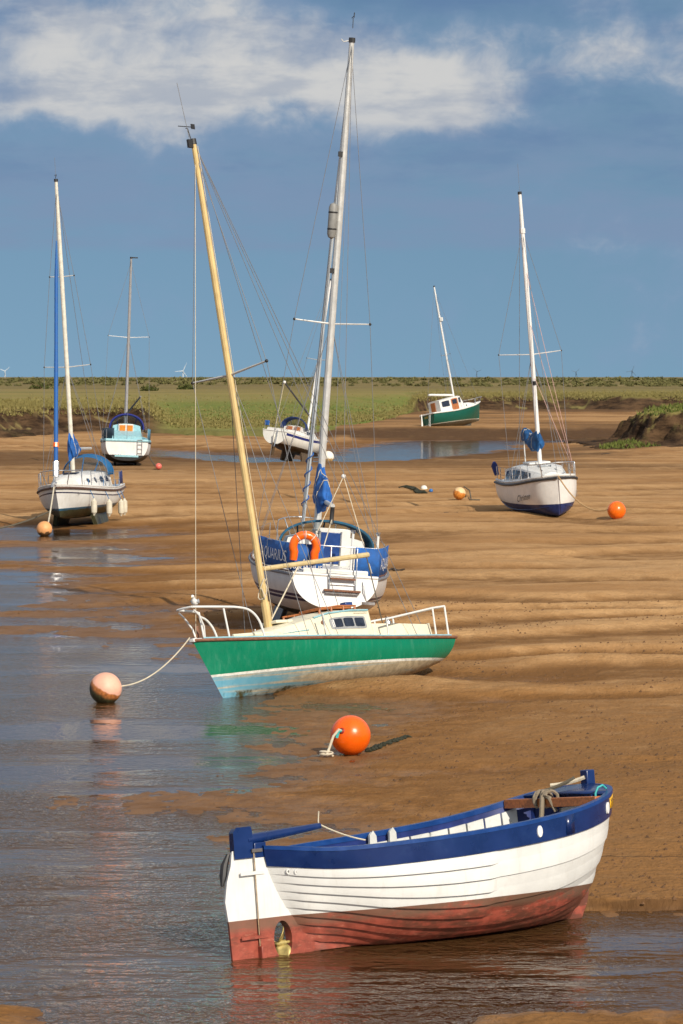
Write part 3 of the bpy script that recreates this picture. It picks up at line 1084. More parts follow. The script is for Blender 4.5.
    # rowlock posts on the far side
    for tt in (0.475, 0.53):
        i = min(range(NS + 1), key=lambda q: abs(ts[q] - tt))
        p = surf(i, 0.97, -0.10, 1)
        MB().prism([(-0.05, -0.30), (0.05, -0.30), (0.035, 0.04), (0.0, 0.09), (-0.04, 0.05)], lambda u, v, w, p=p: p + Vector((u, w - 0.02, v)), 0.05).build('rowlock_post', grey, root, bevel=0.008)
    # bottom boards
    for k in range(5):
        y = (k - 2) * 0.13
        MB().box((LEN / 2 - 0.05, y, 0.30), (1.9, 0.12, 0.022)).build('bottom_board', grey, root, bevel=0.004)
    # engine box under grey boards amidships, thwarts
    for tt, m_ in ((0.30, grey), (0.88, M_WOOD)):
        i = min(range(NS + 1), key=lambda q: abs(ts[q] - tt))
        p = surf(i, 0.975 if m_ is M_WOOD else 0.9, -0.05, 1)
        MB().box((p.x, 0, p.z + 0.03 if m_ is M_WOOD else p.z), (0.10 if m_ is M_WOOD else 0.24, 2 * p.y, 0.10 if m_ is M_WOOD else 0.035)).build('thwart', m_, root, bevel=0.006)
        if m_ is M_WOOD:
            wood_at = Vector((p.x, 0, p.z + 0.05))
    # keel, stem and sternpost with the propeller aperture
    keel = MB().box((LEN / 2 + 0.05, 0, 0.035), (LEN - 0.72, 0.09, 0.09))
    keel.build('keel', paint, root)
    stem_pts = [(LEN - 0.62, 0.03), (LEN - 0.44, 0.10), (LEN - 0.30, 0.26), (LEN - 0.15, 0.62), (LEN - 0.04, 1.05), (LEN + 0.02, 1.44)]
    outer = [(LEN - 0.60, -0.01), (LEN - 0.30, 0.0), (LEN - 0.17, 0.22), (LEN - 0.06, 0.60), (LEN + 0.035, 1.05), (LEN + 0.08, 1.44)]
    MB().prism(stem_pts + outer[::-1], lambda u, v, w: Vector((u, w, v)), 0.085).build('stem', paint, root, bevel=0.012)
    MB().box((LEN + 0.02, 0, 1.53), (0.12, 0.12, 0.30)).build('stem_head', blue, root, bevel=0.012)
    # little foredeck carrying the stem head
    rows = []
    for i in range(NS - 6, NS + 1):
        a, b = surf(i, 1, -0.04, 1), surf(i, 1, -0.04, -1)
        rows.append([a + Vector((0, 0, 0.012)), Vector((a.x, 0, a.z + 0.03)), b + Vector((0, 0, 0.012))])
    MB().grid(rows).build('breasthook', blue, root, solid=0.02)
    hole = [(0.285 + 0.105 * math.cos(a) * (1 if math.sin(a) > 0 else 0.9), 0.215 + (0.185 if math.sin(a) > 0 else 0.17) * math.sin(a)) for a in [2 * math.pi * k / 40 for k in range(40)]]
    outl = [(0.0, 0.0), (0.80, 0.0), (0.70, 0.12), (0.58, 0.26), (0.47, 0.42), (0.38, 0.58), (0.28, 0.80), (0.20, 1.0), (0.18, 1.18), (0.0, 1.18)]
    c = (0.285, 0.215)

    def ray(a):
        dx, dz = math.cos(a), math.sin(a)
        best = None
        for i in range(len(outl)):
            (x0, z0), (x1, z1) = outl[i], outl[(i + 1) % len(outl)]
            ex, ez = x1 - x0, z1 - z0
            den = dx * ez - dz * ex
            if abs(den) < 1e-9:
                continue
            s = ((x0 - c[0]) * ez - (z0 - c[1]) * ex) / den
            q = ((x0 - c[0]) * dz - (z0 - c[1]) * dx) / den
            if s > 0 and -1e-6 <= q <= 1 + 1e-6 and (best is None or s < best):
                best = s
        return (c[0] + dx * best, c[1] + dz * best)
    angs = sorted([2 * math.pi * k / 60 for k in range(60)] + [math.atan2(z - c[1], x - c[0]) % (2 * math.pi) for x, z in outl])
    ring_o = [ray(a) for a in angs]
    ring_h = [(c[0] + 0.115 * math.cos(a), c[1] + 0.195 * math.sin(a)) for a in angs]
    m = len(angs)
    dw = MB()
    vs = [Vector((x, y, z)) for y in (-0.06, 0.06) for x, z in ring_o] + [Vector((x, y, z)) for y in (-0.06, 0.06) for x, z in ring_h]
    fs = []
    for i in range(m):
        j = (i + 1) % m
        fs += [(i, j, 2 * m + j, 2 * m + i), (m + i, m + j, 3 * m + j, 3 * m + i), (i, j, m + j, m + i), (2 * m + i, 2 * m + j, 3 * m + j, 3 * m + i)]
    dw.add(vs, fs).build('deadwood', paint, root, smooth=20)
    MB().box((0.075, 0, 1.16), (0.15, 0.13, 0.16)).build('sternpost_head', blue, root, bevel=0.01)
    # propeller
    hub = Matrix.Rotation(math.pi / 2, 3, 'Y')
    prop = MB()
    prop.lathe([(0.0, -0.07), (0.022, -0.055), (0.032, 0.0), (0.032, 0.06), (0.0, 0.06)], (0.285, 0, 0.175), 12, hub)
    pr = prop.build('propeller', brass, root)
    MB().tube([(0.31, 0, 0.175), (0.55, 0, 0.185)], 0.016, 8).build('shaft', brass, pr)
    for ang in (25, 150, 262):
        rows = []
        M = Matrix.Rotation(R(ang), 3, 'X')
        for k in range(9):
            r = 0.025 + 0.155 * k / 8
            wd = 0.085 * math.sin(math.pi * min(1, (k + 1.6) / 10.2)) ** 0.7
            tw = R(62 - 34 * k / 8)
            rows.append([Vector((0.285, 0, 0.175)) + M @ Vector((math.sin(tw) * wd * s, math.cos(tw) * wd * s, r)) for s in (-1, -0.5, 0, 0.5, 1)])
        MB().grid(rows).build('blade', brass, pr, solid=0.008)
    # rudder, hung on iron straps
    rud = [(-0.02, 0.0), (-0.33, 0.0), (-0.345, 0.40), (-0.375, 0.66), (-0.335, 0.86), (-0.275, 1.02), (-0.25, 1.16), (-0.02, 1.16)]
    rudder = MB().prism(rud, lambda u, v, w: Vector((u, w, v)), 0.055).build('rudder', paint, root, bevel=0.012)
    MB().prism([(-0.02, 1.10), (-0.235, 1.10), (-0.235, 1.36), (-0.20, 1.40), (-0.03, 1.40), (-0.02, 1.37)], lambda u, v, w: Vector((u, w, v)), 0.105).build('rudder_head', blue, rudder, bevel=0.012)
    for zz, x0 in ((0.27, -0.24), (0.93, -0.20)):
        for s in (-1, 1):
            MB().box(((x0 + 0.10) / 2, s * 0.068, zz), (0.10 - x0, 0.012, 0.035)).build('rudder_strap', paint if zz < 0.5 else paint, rudder)
    MB().tube([(-0.012, -0.06, 0.02), (-0.012, -0.06, 1.16)], 0.005, 6).build('hinge_rod', rust, rudder)
    MB().box((0.02, -0.075, 1.16), (0.13, 0.02, 0.035)).build('hinge_plate', mat('grey_iron', (0.10, 0.09, 0.09), 0.6), root)
    MB().box((0.01, -0.05, 0.09), (0.06, 0.10, 0.17)).build('heel_bracket', paint, root, bevel=0.01)
    # tiller
    MB().tube([(-0.06, 0, 1.27), (0.35, 0, 1.30), (0.90, 0, 1.345)], [0.062, 0.052, 0.034], 8, flat=1.0).build('tiller', blue, rudder, smooth=50)
    MB().tube(sag((0.90, 0, 1.36), (1.30, -0.25, 1.16), 0.02, 6), 0.008, 5).build('tiller_lashing', M_ROPEL, root)
    MB().tube([(0.89, 0, 1.34), (0.90, 0.02, 1.40), (0.90, 0, 1.50)], 0.007, 5).build('tiller_lashing', M_ROPEL, root)
    # black fender strip on the far quarter
    MB().tube([(-0.25, 0.06, 1.14), (-0.30, 0.07, 1.03), (-0.33, 0.06, 0.92), (-0.36, 0.05, 0.82)], [0.02, 0.04, 0.04, 0.015], 8).build('quarter_fender', M_DARK, root)
    # fairleads: white ovals on the blue strake, drains at the quarter
    for tt, gg, s in ((0.645, 0.5, 1.0), (0.905, 0.5, 1.0)):
        i = min(range(NS + 1), key=lambda q: abs(ts[q] - tt))
        g = gblue(i) + (1 - gblue(i)) * gg
        a, b, up = surf(i, g, 0.036, -1), surf(i + 1, g, 0.036, -1), surf(i, g + 0.05, 0.036, -1)
        ax, ay = (b - a).normalized(), (up - a).normalized()
        nn = ax.cross(ay).normalized()
        pts = [(0.036 * math.cos(q), 0.062 * math.sin(q)) for q in [2 * math.pi * k / 24 for k in range(24)]]
        MB().prism(pts, lambda u, v, w: a + ax * u + ay * v + nn * w, 0.016).build('fairlead_plate', M_WHITE, root, bevel=0.004)
    for k in range(2):
        i = min(range(NS + 1), key=lambda q: abs(surf(q, gblue(q) - 0.02).x - (0.27 + 0.085 * k)))
        a = surf(i, gblue(i) - 0.045, 0.016, -1)
        MB().lathe([(0.0, 0), (0.013, 0), (0.014, 0.01), (0.028, 0.01), (0.028, -0.01)], a, 14, Matrix.Rotation(R(100), 3, 'X')).build('drain_ring', M_WHITE, root)
        MB().lathe([(0.0, 0.006), (0.014, 0.006), (0.014, 0.0)], a + Vector((0, -0.003, 0)), 12, Matrix.Rotation(R(100), 3, 'X')).build('drain_hole', M_DARK, root)
    # yellow registration patch near the bow
    i = min(range(NS + 1), key=lambda q: abs(ts[q] - 0.940))
    yel = mat('yellow_paint', (0.80, 0.42, 0.015), 0.45)
    gg = (gblue(i) + 1) / 2 + 0.02

    def patch(u, v, off=0.036):
        x0 = surf(i, gg).x + u
        best = 0
        for q in range(NS):
            if surf(q, gg).x <= x0:
                best = q
        a, b = surf(best, gg, off, -1), surf(min(best + 1, NS), gg, off, -1)
        f = 0 if b.x == a.x else (x0 - a.x) / (b.x - a.x)
        return a.lerp(b, f) + Vector((0, 0, v))
    MB().grid([[patch(-0.10 + 0.17 * q / 8, -0.055), patch(-0.10 + 0.17 * q / 8, 0.055)] for q in range(9)]).build('registration_patch', yel, root, solid=0.004)
    text_on('lettering', 'YH', 0.10, lambda u, v: patch(u - 0.015, v, 0.041), M_DARK, root, sx=1.0)
    # mooring warp heaped over the wooden thwart, and its tails
    w = wood_at
    rp = random.Random(4)
    coil = []
    for k in range(46):
        a = k * 0.62
        coil.append((w.x + 0.09 * math.cos(a) + 0.03 * rp.random(), 0.10 + 0.10 * math.sin(a * 0.37) + 0.05 * rp.random(), w.z + 0.02 + 0.09 * math.sin(a)))
    MB().tube(coil, 0.020, 6).build('warp_coil', M_ROPEG, root)
    MB().tube([(w.x - 0.07, 0.08, w.z + 0.06), (w.x - 0.12, 0.05, w.z - 0.12), (w.x - 0.16, 0.05, w.z - 0.33), (w.x - 0.20, 0.08, w.z - 0.46)], 0.027, 6).build('warp_tail', M_ROPEG, root)
    MB().tube([(w.x, 0.22, w.z + 0.08), (w.x - 0.05, -0.02, w.z + 0.03), (w.x - 0.02, -0.08, w.z - 0.12)], 0.025, 6).build('warp_tail', M_ROPEG, root)
    MB().tube(sag((w.x + 0.02, 0.30, w.z + 0.09), (LEN - 0.12, 0.06, 1.60), 0.02, 8), 0.022, 6).build('warp_tail', M_ROPED, root)
    MB().tube(sag((w.x + 0.20, 0.25, w.z + 0.16), (LEN - 0.04, -0.02, 1.60), 0.015, 8), 0.024, 6).build('warp_tail', M_ROPEL, root)
    p = Vector((w.x + 0.10, -0.62, w.z))
    MB().tube([p + Vector((0, 0, -0.10)), p + Vector((0.0, -0.01, 0.06)), p + Vector((0.03, -0.02, 0.12)), p + Vector((0.10, -0.02, 0.14)), p + Vector((0.16, -0.01, 0.10))], 0.012, 6).build('becket', M_TEAL_ROPE, root)
    return root


OB = dict(len=4.62, yaw=36.6, heel=-7.0, pitch=0.0)
open_boat()
# ------------------------------------------------------------------ yachts
class Hull:
    def __init__(s, L, b, zs, zk, n, rake_b=0.6, rake_s=0.1):
        s.L, s.b, s.zs, s.zk, s.n, s.rb, s.rs = L, b, zs, zk, n, rake_b, rake_s

    def pt(s, t, a, side=1):
        """t: stern 0 to bow 1; a: 0 at the keel line, 1 at the sheer"""
        b, zs, zk, n = crom(s.b, t), crom(s.zs, t), crom(s.zk, t), crom(s.n, t)
        q = math.pi / 2 * a
        y = b * max(math.sin(q), 0.0) ** (2 / n)
        z = zs - (zs - zk) * max(math.cos(q), 0.0) ** (2 / n)
        xs = -s.L / 2 + s.L * t
        xk = (-s.L / 2 + s.rs) + (s.L - s.rs - s.rb) * t
        f = (z - zk) / max(zs - zk, 1e-6)
        return Vector((xk + (xs - xk) * f, side * y, z))

    def sheer(s, t, side=1, inset=0.0, up=0.0):
        p = s.pt(t, 1, side)
        p.y -= side * min(inset, abs(p.y))
        p.z += up
        return p

    def t_of_x(s, x):
        return (x + s.L / 2) / s.L

    def build(s, root, mat_, deck_mat, transom_mat=None, camber=0.05, deck_drop=0.0, nt=44, na=15, deck_from=0.0):
        rows, sd = [], []
        for i in range(nt + 1):
            t = i / nt
            t = 0.6 * t + 0.4 * (0.5 - 0.5 * math.cos(math.pi * t))
            row = [s.pt(t, 1 - k / na, 1) for k in range(na + 1)] + [s.pt(t, k / na, -1) for k in range(1, na + 1)]
            if i == nt:
                row = [Vector((p.x, 0.0, p.z)) for p in row]      # the stem closes the hull
            rows.append(row)
            sd += [crom(s.zs, t) - p.z for p in row]
        hull = MB().grid(rows).build('hull', mat_, root, smooth=50, attrs={'sd': sd})
        # transom
        row = rows[0]
        c = sum(row, Vector()) / len(row)
        m = len(row)
        tr = MB().add(row + [Vector((c.x, 0, c.z))], [(i, i + 1, m) for i in range(m - 1)] + [(m - 1, 0, m)])
        tr.build('transom', transom_mat or mat_, root, smooth=0, attrs={'sd': [9.0] * (m + 1)})
        drows = []
        for i in range(nt + 1):
            t = deck_from + (1 - deck_from) * i / nt
            a, b = s.sheer(t, 1, 0.01), s.sheer(t, -1, 0.01)
            drows.append([Vector((a.x, a.y + (b.y - a.y) * k / 8, a.z - deck_drop + camber * (1 - ((k - 4) / 4) ** 2) * min(1, a.y))) for k in range(9)])
        MB().grid(drows).build('deck', deck_mat, root)
        return hull

    def rail(s, root, name, mat_, r, up=0.0, out=0.0, t0=0.0, t1=1.0, flat=1.0, n=8):
        for side in (1, -1):
            pts = []
            for k in range(37):
                p = s.sheer(t0 + (t1 - t0) * k / 36, side, -out, up)
                pts.append(p)
            MB().tube(pts, r, n, flat=flat).build(name, mat_, root)

    def stern_rail(s, root, mat_, r, up=0.0, name='transom_rail'):
        a, b = s.sheer(0, 1, 0, up), s.sheer(0, -1, 0, up)
        MB().tube([a, b], r, 8).build(name, mat_, root)


class Trunk:
    """cabin: stations (x, half width at foot, half width at top, foot z, top z)"""
    def __init__(s, st, crown=0.06):
        s.st, s.crown = st, crown

    def at(s, x):
        st = s.st
        x = min(max(x, st[0][0]), st[-1][0])
        for i in range(len(st) - 1):
            if st[i][0] <= x <= st[i + 1][0]:
                f = (x - st[i][0]) / max(st[i + 1][0] - st[i][0], 1e-9)
                return [st[i][k] + (st[i + 1][k] - st[i][k]) * f for k in range(5)]
        return list(st[-1])

    def build(s, root, mat_, name='cabin', roof_mat=None, bevel=0.02):
        rows = []
        for x, wb, wt, z0, z1 in s.st:
            r = [Vector((x, -wb, z0)), Vector((x, -wt, z1))]
            r += [Vector((x, wt * k / 4, z1 + s.crown * (1 - (k / 4) ** 2))) for k in (-3, -2, -1, 0, 1, 2, 3)]
            r += [Vector((x, wt, z1)), Vector((x, wb, z0))]
            rows.append(r)
        mb = MB().grid(rows)
        n = len(rows[0])
        mb.f.append(tuple(range(n)))
        mb.f.append(tuple(range((len(rows) - 1) * n, len(rows) * n)))
        o = mb.build(name, mat_, root, smooth=30, bevel=bevel)
        return o

    def side(s, x, f, side, off=0.0):
        _, wb, wt, z0, z1 = s.at(x)
        y = wb + (wt - wb) * f
        z = z0 + (z1 - z0) * f
        l = math.hypot(wb - wt, z1 - z0)
        return Vector((x, side * (y + off * (z1 - z0) / l), z + off * (wb - wt) / l))

    def panel(s, root, name, mat_, xa, xb, f0, f1, side, off=0.006, n=6, rnd=0.25, thick=0.012):
        """a window or plate lying on the cabin side, with rounded corners"""
        pts = []
        w, h = (xb - xa) / 2, (f1 - f0) / 2
        cx, cf = (xa + xb) / 2, (f0 + f1) / 2
        for k in range(28):
            q = 2 * math.pi * k / 28
            c, sn = math.cos(q), math.sin(q)
            e = 2 / (2 / rnd) if False else rnd
            pts.append((cx + w * math.copysign(abs(c) ** e, c), cf + h * math.copysign(abs(sn) ** e, sn)))
        a = [s.side(x, f, side, off) for x, f in pts]
        b = [s.side(x, f, side, off - thick) for x, f in pts]
        m = len(pts)
        return MB().add(a + b, [tuple(range(m))] + [(i, (i + 1) % m, m + (i + 1) % m, m + i) for i in range(m)]).build(name, mat_, root, smooth=30)


def wire(root, name, a, b, r=0.006, mat_=None, n=5):
    return MB().tube([a, b], r, n, cap=False).build(name, mat_ or M_WIRE, root)


def rig(root, hull, foot, top, mast_mat, r=0.06, hounds=0.97, spreaders=((0.5, 0.8),), chain_t=0.56, bow_t=0.985, stern=True, wire_r=0.006, boom=None, taper=0.7, sp_mat=None, sp_sweep=0.05, lowers=True, fore_mat=None):
    foot, top = Vector(foot), Vector(top)
    ax = top - foot
    pts = [foot.lerp(top, k / 10) for k in range(11)]
    MB().tube(pts, [r] * 8 + [r * 0.93, r * 0.83, r * taper], 10).build('mast', mast_mat, root)
    MB().lathe([(0, 0.05), (r * 0.9, 0.05), (r * 0.95, -0.06), (0, -0.06)], top, 10).build('masthead', M_DARK, root)
    hp = foot.lerp(top, hounds)
    tips = {1: [], -1: []}
    for f, ln in spreaders:
        p = foot.lerp(top, f)
        for sd in (1, -1):
            q = p + Vector((-ln * sp_sweep * 2, sd * ln, ln * 0.06))
            MB().tube([p, q], [0.026, 0.018], 6).build('spreader', sp_mat or M_ALU, root)
            MB().ball(q, 0.035, 8, 6).build('spreader_tip', M_DARK, root)
            tips[sd].append(q)
    for sd in (1, -1):
        ch = hull.sheer(chain_t, sd, 0.04, 0.0)
        path = [ch] + tips[sd] + [hp]
        for a, b in zip(path, path[1:]):
            wire(root, 'shroud', a, b, wire_r)
        if lowers and spreaders:
            pl = foot.lerp(top, spreaders[0][0])
            wire(root, 'lower_shroud', hull.sheer(chain_t - 0.05, sd, 0.05), pl, wire_r)
            wire(root, 'lower_shroud', hull.sheer(chain_t + 0.06, sd, 0.05), pl, wire_r)
    wire(root, 'forestay', hull.sheer(bow_t, 1, 9.0, 0.02), hp, wire_r, fore_mat)
    if stern:
        s0 = hull.sheer(0.0, 1, 9, 0.02)
        wire(root, 'backstay', s0, top, wire_r)
    if boom:
        a, b, br, bm = boom
        MB().tube([a, Vector(a).lerp(Vector(b), 0.5), b], [br, br, br * 0.9], 8).build('boom', bm, root)
    return foot, top


def guard(root, hull, ts, h=0.55, inset=0.06, r=0.012, lines=(1.0, 0.5), mat_=None, sides=(1, -1), lr=0.005):
    """stanchions with lifelines between them"""
    for sd in sides:
        tops = []
        for t in ts:
            p = hull.sheer(t, sd, inset)
            MB().tube([p, p + Vector((0, 0, h))], r, 6).build('stanchion', mat_ or M_STEEL, root)
            tops.append(p)
        for f in lines:
            MB().tube([p + Vector((0, 0, h * f)) for p in tops], lr, 5).build('lifeline', M_WIRE, root)


def pulpit(root, hull, t0=0.84, h=0.6, r=0.016, mat_=None, inset=0.05, out=0.12, mid=True):
    m = mat_ or M_STEEL
    a = [hull.sheer(t0, s, inset) for s in (1, -1)]
    nose = hull.sheer(1.0, 1, 9)
    mb = MB()
    arc = []
    n = 14
    for k in range(n + 1):
        f = k / n
        s = 1 - 2 * f
        y = a[0].y * math.copysign(abs(s) ** 0.7, s) if abs(s) > 1e-6 else 0
        x = a[0].x + (nose.x + out - a[0].x) * (1 - abs(s) ** 2.2)
        arc.append(Vector((x, y, a[0].z + h + (nose.z - a[0].z) * 0.6 * (1 - abs(s)))))
    arc = [a[0], a[0] + Vector((0.03, 0, h * 0.7))] + arc + [a[1] + Vector((0.03, 0, h * 0.7)), a[1]]
    mb.tube(arc, r, 7)
    o = mb.build('pulpit', m, root)
    for s in (1, -1):
        p = hull.sheer(0.955, s, 0.03)
        tp = min(arc[2:-2], key=lambda q: (q - (p + Vector((0, s * 0.05, h)))).length)
        MB().tube([p, tp], r, 6).build('pulpit_leg', m, o)
    return o


def arch(cx, z0, w, h, x0, x1, n=18, drop=0.0, lean=0.0):
    """rows of a half hoop running from x0 to x1 (forward), dropping forward"""
    rows = []
    for i in range(7):
        f = i / 6
        x = x0 + (x1 - x0) * f
        hh = h * (1 - drop * f ** 1.6)
        ww = w * (1 - 0.10 * f)
        rows.append([Vector((x + lean * math.sin(math.pi * k / n), cx + ww * math.cos(math.pi * k / n), z0 + hh * math.sin(math.pi * k / n) ** 0.85)) for k in range(n + 1)])
    return rows


def sprayhood(root, z0, w, h, x_aft, x_mid, x_fore, canvas, r=0.02):
    rows = arch(0, z0, w, h, x_aft, x_mid, drop=0.10)
    o = MB().grid(rows).build('sprayhood', canvas, root, solid=0.015)
    MB().tube(rows[0], r, 6).build('sprayhood_hoop', canvas, o)
    last = rows[-1]
    fr = []
    for i in range(5):
        f = i / 4
        fr.append([Vector((p.x + (x_fore - p.x) * f, p.y * (1 - 0.16 * f), z0 + (p.z - z0) * (1 - 0.85 * f))) for p in last])
    MB().grid(fr).build('sprayhood_window', M_CLEAR, o)
    for k in (5, 9, 13):
        MB().tube([row[k] + Vector((0, 0, 0.008)) for row in fr], 0.022, 5, flat=0.5).build('sprayhood_seam', canvas, o)
    MB().tube([p + Vector((0, 0, 0.01)) for p in fr[-1]], 0.03, 6).build('sprayhood_hem', canvas, o)
    return o


def bundle(root, name, mat_, a, b, w, h0, h1, seed, n=26, droop=0.12):
    """a sail stowed along a boom under a loose cover: creased, uneven, lashed in at intervals"""
    rr = random.Random(seed)
    a, b = Vector(a), Vector(b)
    m = 22
    ph = [rr.uniform(0, 6.28) for _ in range(8)]
    rows = []
    for i in range(m + 1):
        f = i / m
        c = a.lerp(b, f)
        h = (h0 + (h1 - h0) * f ** 0.75)
        end = min(1.0, (f / 0.05) ** 0.5, ((1 - f) / 0.10) ** 0.5) if 0 < f < 1 else 0.12
        lash = 1 - 0.22 * max(0, math.cos(f * 6.28 * 4)) ** 6
        row = []
        for k in range(n):
            q = 2 * math.pi * k / n
            r = 1 + 0.10 * math.sin(3 * q + ph[0] + 7 * f) + 0.08 * math.sin(5 * q + ph[1] - 11 * f) + 0.05 * math.sin(9 * q + ph[2] + 23 * f)
            y = w * math.cos(q) * r * end * lash * (1.0 - 0.35 * max(0, math.sin(q)))
            z = (h / 2) * math.sin(q) * r * end * lash
            row.append(c + Vector((0.03 * math.sin(q * 4 + ph[3] + 9 * f), y, z + h * 0.32 - droop * math.sin(f * 9 + ph[4]) * 0.5)))
        rows.append(row)
    mb = MB().grid(rows, True)
    mb.f.append(tuple(range(n))); mb.f.append(tuple(range(m * n, (m + 1) * n)))
    o = mb.build(name, mat_, root, smooth=60)
    for f in (0.25, 0.5, 0.75):
        i = int(f * m)
        MB().tube([p + (p - a.lerp(b, f)) * 0.03 for p in rows[i]] + [rows[i][0]], 0.012, 4).build('lashing', M_ROPEL, o)
    return o


def keel_fin(root, name, mat_, x0, x1, y, z0, z1, th=0.10, cant=0.0):
    poly = [(x0, z1), (x0 + 0.12, z0), (x1 - 0.18, z0), (x1, z1)]
    return MB().prism(poly, lambda u, v, w: Vector((u, y + w + cant * (z1 - v), v)), th).build(name, mat_, root, bevel=0.02)


def wind_gear(root, top, aft=0.3, big=1.0):
    top = Vector(top)
    o = MB().tube([top, top + Vector((0.05, 0, 0.20 * big)), top + Vector((0.10, 0, 0.20 * big))], 0.010, 5).build('wind_vane', M_DARK, root)
    MB().tube([top + Vector((-0.10 * big, 0, 0.24 * big)), top + Vector((0.30 * big, 0, 0.23 * big))], 0.009, 5).build('vane_arrow', M_DARK, o)
    MB().box(top + Vector((-0.10 * big, 0, 0.25 * big)), (0.10 * big, 0.012, 0.10 * big)).build('vane_tail', M_DARK, o)


def aerial(root, top, ln, r=0.006, lean=(0, 0)):
    top = Vector(top)
    MB().tube([top, top + Vector((lean[0], lean[1], ln))], r, 5).build('aerial', M_WIRE, root)


# ---- 1. the green yacht in the middle
def green_yacht():
    bow_foot = unproj(224, 698)
    yaw, heel, pitch = GY['yaw'], GY['heel'], GY['pitch']
    L = GY['L']
    hull = Hull(L, [(0, 0.72), (0.2, 0.94), (0.42, 1.03), (0.6, 0.97), (0.78, 0.70), (0.9, 0.38), (0.97, 0.14), (1, 0.02)],
                [(0, 0.80), (0.3, 0.82), (0.55, 0.88), (0.8, 0.97), (1, 1.08)],
                [(0, 0.30), (0.12, 0.14), (0.3, 0.0), (0.6, -0.05), (0.85, -0.06), (1, -0.08)],
                [(0, 2.4), (0.3, 2.5), (0.6, 2.2), (0.85, 1.6), (1, 1.25)], rake_b=0.62, rake_s=0.22)
    root = empty('green_yacht', 'green hulled yacht with cream deck and tan mast beside the orange buoy', 'sailing yacht', (0, 0, 0), heel, pitch, yaw, 'yachts aground on the flats')
    # set it down so that its forefoot stands where the stem meets the water
    f = world_of(root, hull.pt(1, 0.0))
    root.location = (bow_foot.x - f.x, bow_foot.y - f.y, GY['z'])
    hm = hull_mat('green_topsides', (0.0, 0.200, 0.105), bands=[(0.405, (0.74, 0.73, 0.67), 0.0), (0.36, (0.47, 0.39, 0.26), 0.0)], rough=0.25, grime=(0.06, 0.26, 0.17), grime_amt=0.45, weed=(-0.02, (0.05, 0.05, 0.015)))
    nt = NT(hm.node_tree)
    bs = [q for q in hm.node_tree.nodes if q.type == 'BSDF_PRINCIPLED'][0]
    src = bs.inputs['Base Color'].links[0].from_socket
    o_ = nt.obj()
    x_, y_, z_ = nt.xyz(o_)
    # blue antifouling, worn through to the tan beneath in long streaks and thinner towards the stern
    st = nt.noise(nt.scale(o_, (0.22, 0.22, 7.0)), 1.5, 4, 0.6)
    f_ = nt.math('MULTIPLY', nt.math('LESS_THAN', z_, 0.36), nt.ramp(nt.math('ADD', st, nt.math('MULTIPLY', x_, 0.050)), 0.46, 0.66, 0, 0.85))
    src = nt.mix(f_, src, (0.075, 0.33, 0.48))
    sl = nt.math('MULTIPLY', nt.math('LESS_THAN', z_, 0.08), nt.ramp(nt.noise(o_, 2.5, 6, 0.7), 0.45, 0.6))
    src = nt.mix(sl, src, (0.06, 0.055, 0.02))
    nt.put(bs.inputs['Base Color'], src)
    hull.build(root, hm, M_CREAM)
    hull.rail(root, 'rubbing_strake', M_TEAK, 0.030, -0.01, 0.012)
    hull.stern_rail(root, M_TEAK, 0.030, -0.01)
    toe = mat('pale_blue_paint', (0.26, 0.50, 0.58), 0.5)
    hull.rail(root, 'toe_rail', toe, 0.016, 0.035, -0.03, 0.02, 0.97)
    MB().box(hull.sheer(0.985, 1, 9, 0.0) + Vector((0.0, 0, 0)), (0.24, 0.13, 0.07)).build('stemhead_fitting', M_WHITE, root, bevel=0.015)
    # cabin with a long sloping front, then the cockpit coaming
    cab = Trunk([(-0.95, 0.70, 0.60, 0.86, 1.42), (-0.2, 0.74, 0.63, 0.88, 1.43), (0.35, 0.72, 0.60, 0.89, 1.38), (0.62, 0.68, 0.54, 0.90, 1.30),
                 (1.2, 0.55, 0.42, 0.94, 1.20), (1.9, 0.36, 0.24, 0.98, 1.06)], 0.07)
    cb = cab.build(root, M_CREAM)
    coam = Trunk([(-2.75, 0.60, 0.54, 0.86, 1.10), (-1.8, 0.68, 0.60, 0.86, 1.14), (-0.96, 0.70, 0.62, 0.86, 1.16)], 0.0)
    coam.build(root, M_CREAM, 'cockpit_coaming')
    for s in (1, -1):
        fr = cab.panel(root, 'window_frame', mat('grey_frame', (0.30, 0.31, 0.32), 0.45), -0.80, 0.22, 0.34, 0.80, s, 0.012)
        for k in range(3):
            xa = -0.745 + k * 0.318
            cab.panel(fr, 'pane', M_DGLASS, xa, xa + 0.27, 0.42, 0.73, s, 0.018)
        cab.panel(fr, 'sticker', M_WHITE, 0.11, 0.17, 0.42, 0.72, s, 0.022)
        cab.panel(root, 'vent_cap', M_TEAK, 0.36, 0.44, 0.60, 0.76, s, 0.03, rnd=0.9)
        # blue trim along the cabin top and a painted flash on the forward slope
        MB().tube([cab.side(x, 1.0, s, 0.004) for x in (-0.93, -0.4, 0.2, 0.55)], 0.035, 6, flat=0.6).build('roof_trim', toe, root)
        MB().tube([cab.side(x, 0.50, s, 0.0) for x in (0.75, 1.1, 1.5)], [0.034, 0.03, 0.006], 6, flat=0.4).build('painted_flash', toe, root)
        gr = MB()
        gr.tube([cab.side(x, 1.0, s, 0.0) + Vector((0, -s * 0.12, 0.11)) for x in (-0.75, -0.2, 0.30)], 0.02, 6)
        for x in (-0.72, -0.38, -0.04, 0.28):
            q = cab.side(x, 1.0, s) + Vector((0, -s * 0.12, 0.0))
            gr.tube([q, q + Vector((0, 0, 0.11))], 0.022, 6)
        gr.build('grab_rail', M_WOOD, root)
        # lines led along the coaming
        MB().tube([cab.side(x, 0.9, s, 0.02) for x in (-0.9, -0.5)], 0.006, 5).build('sheet', M_ROPEL, root)
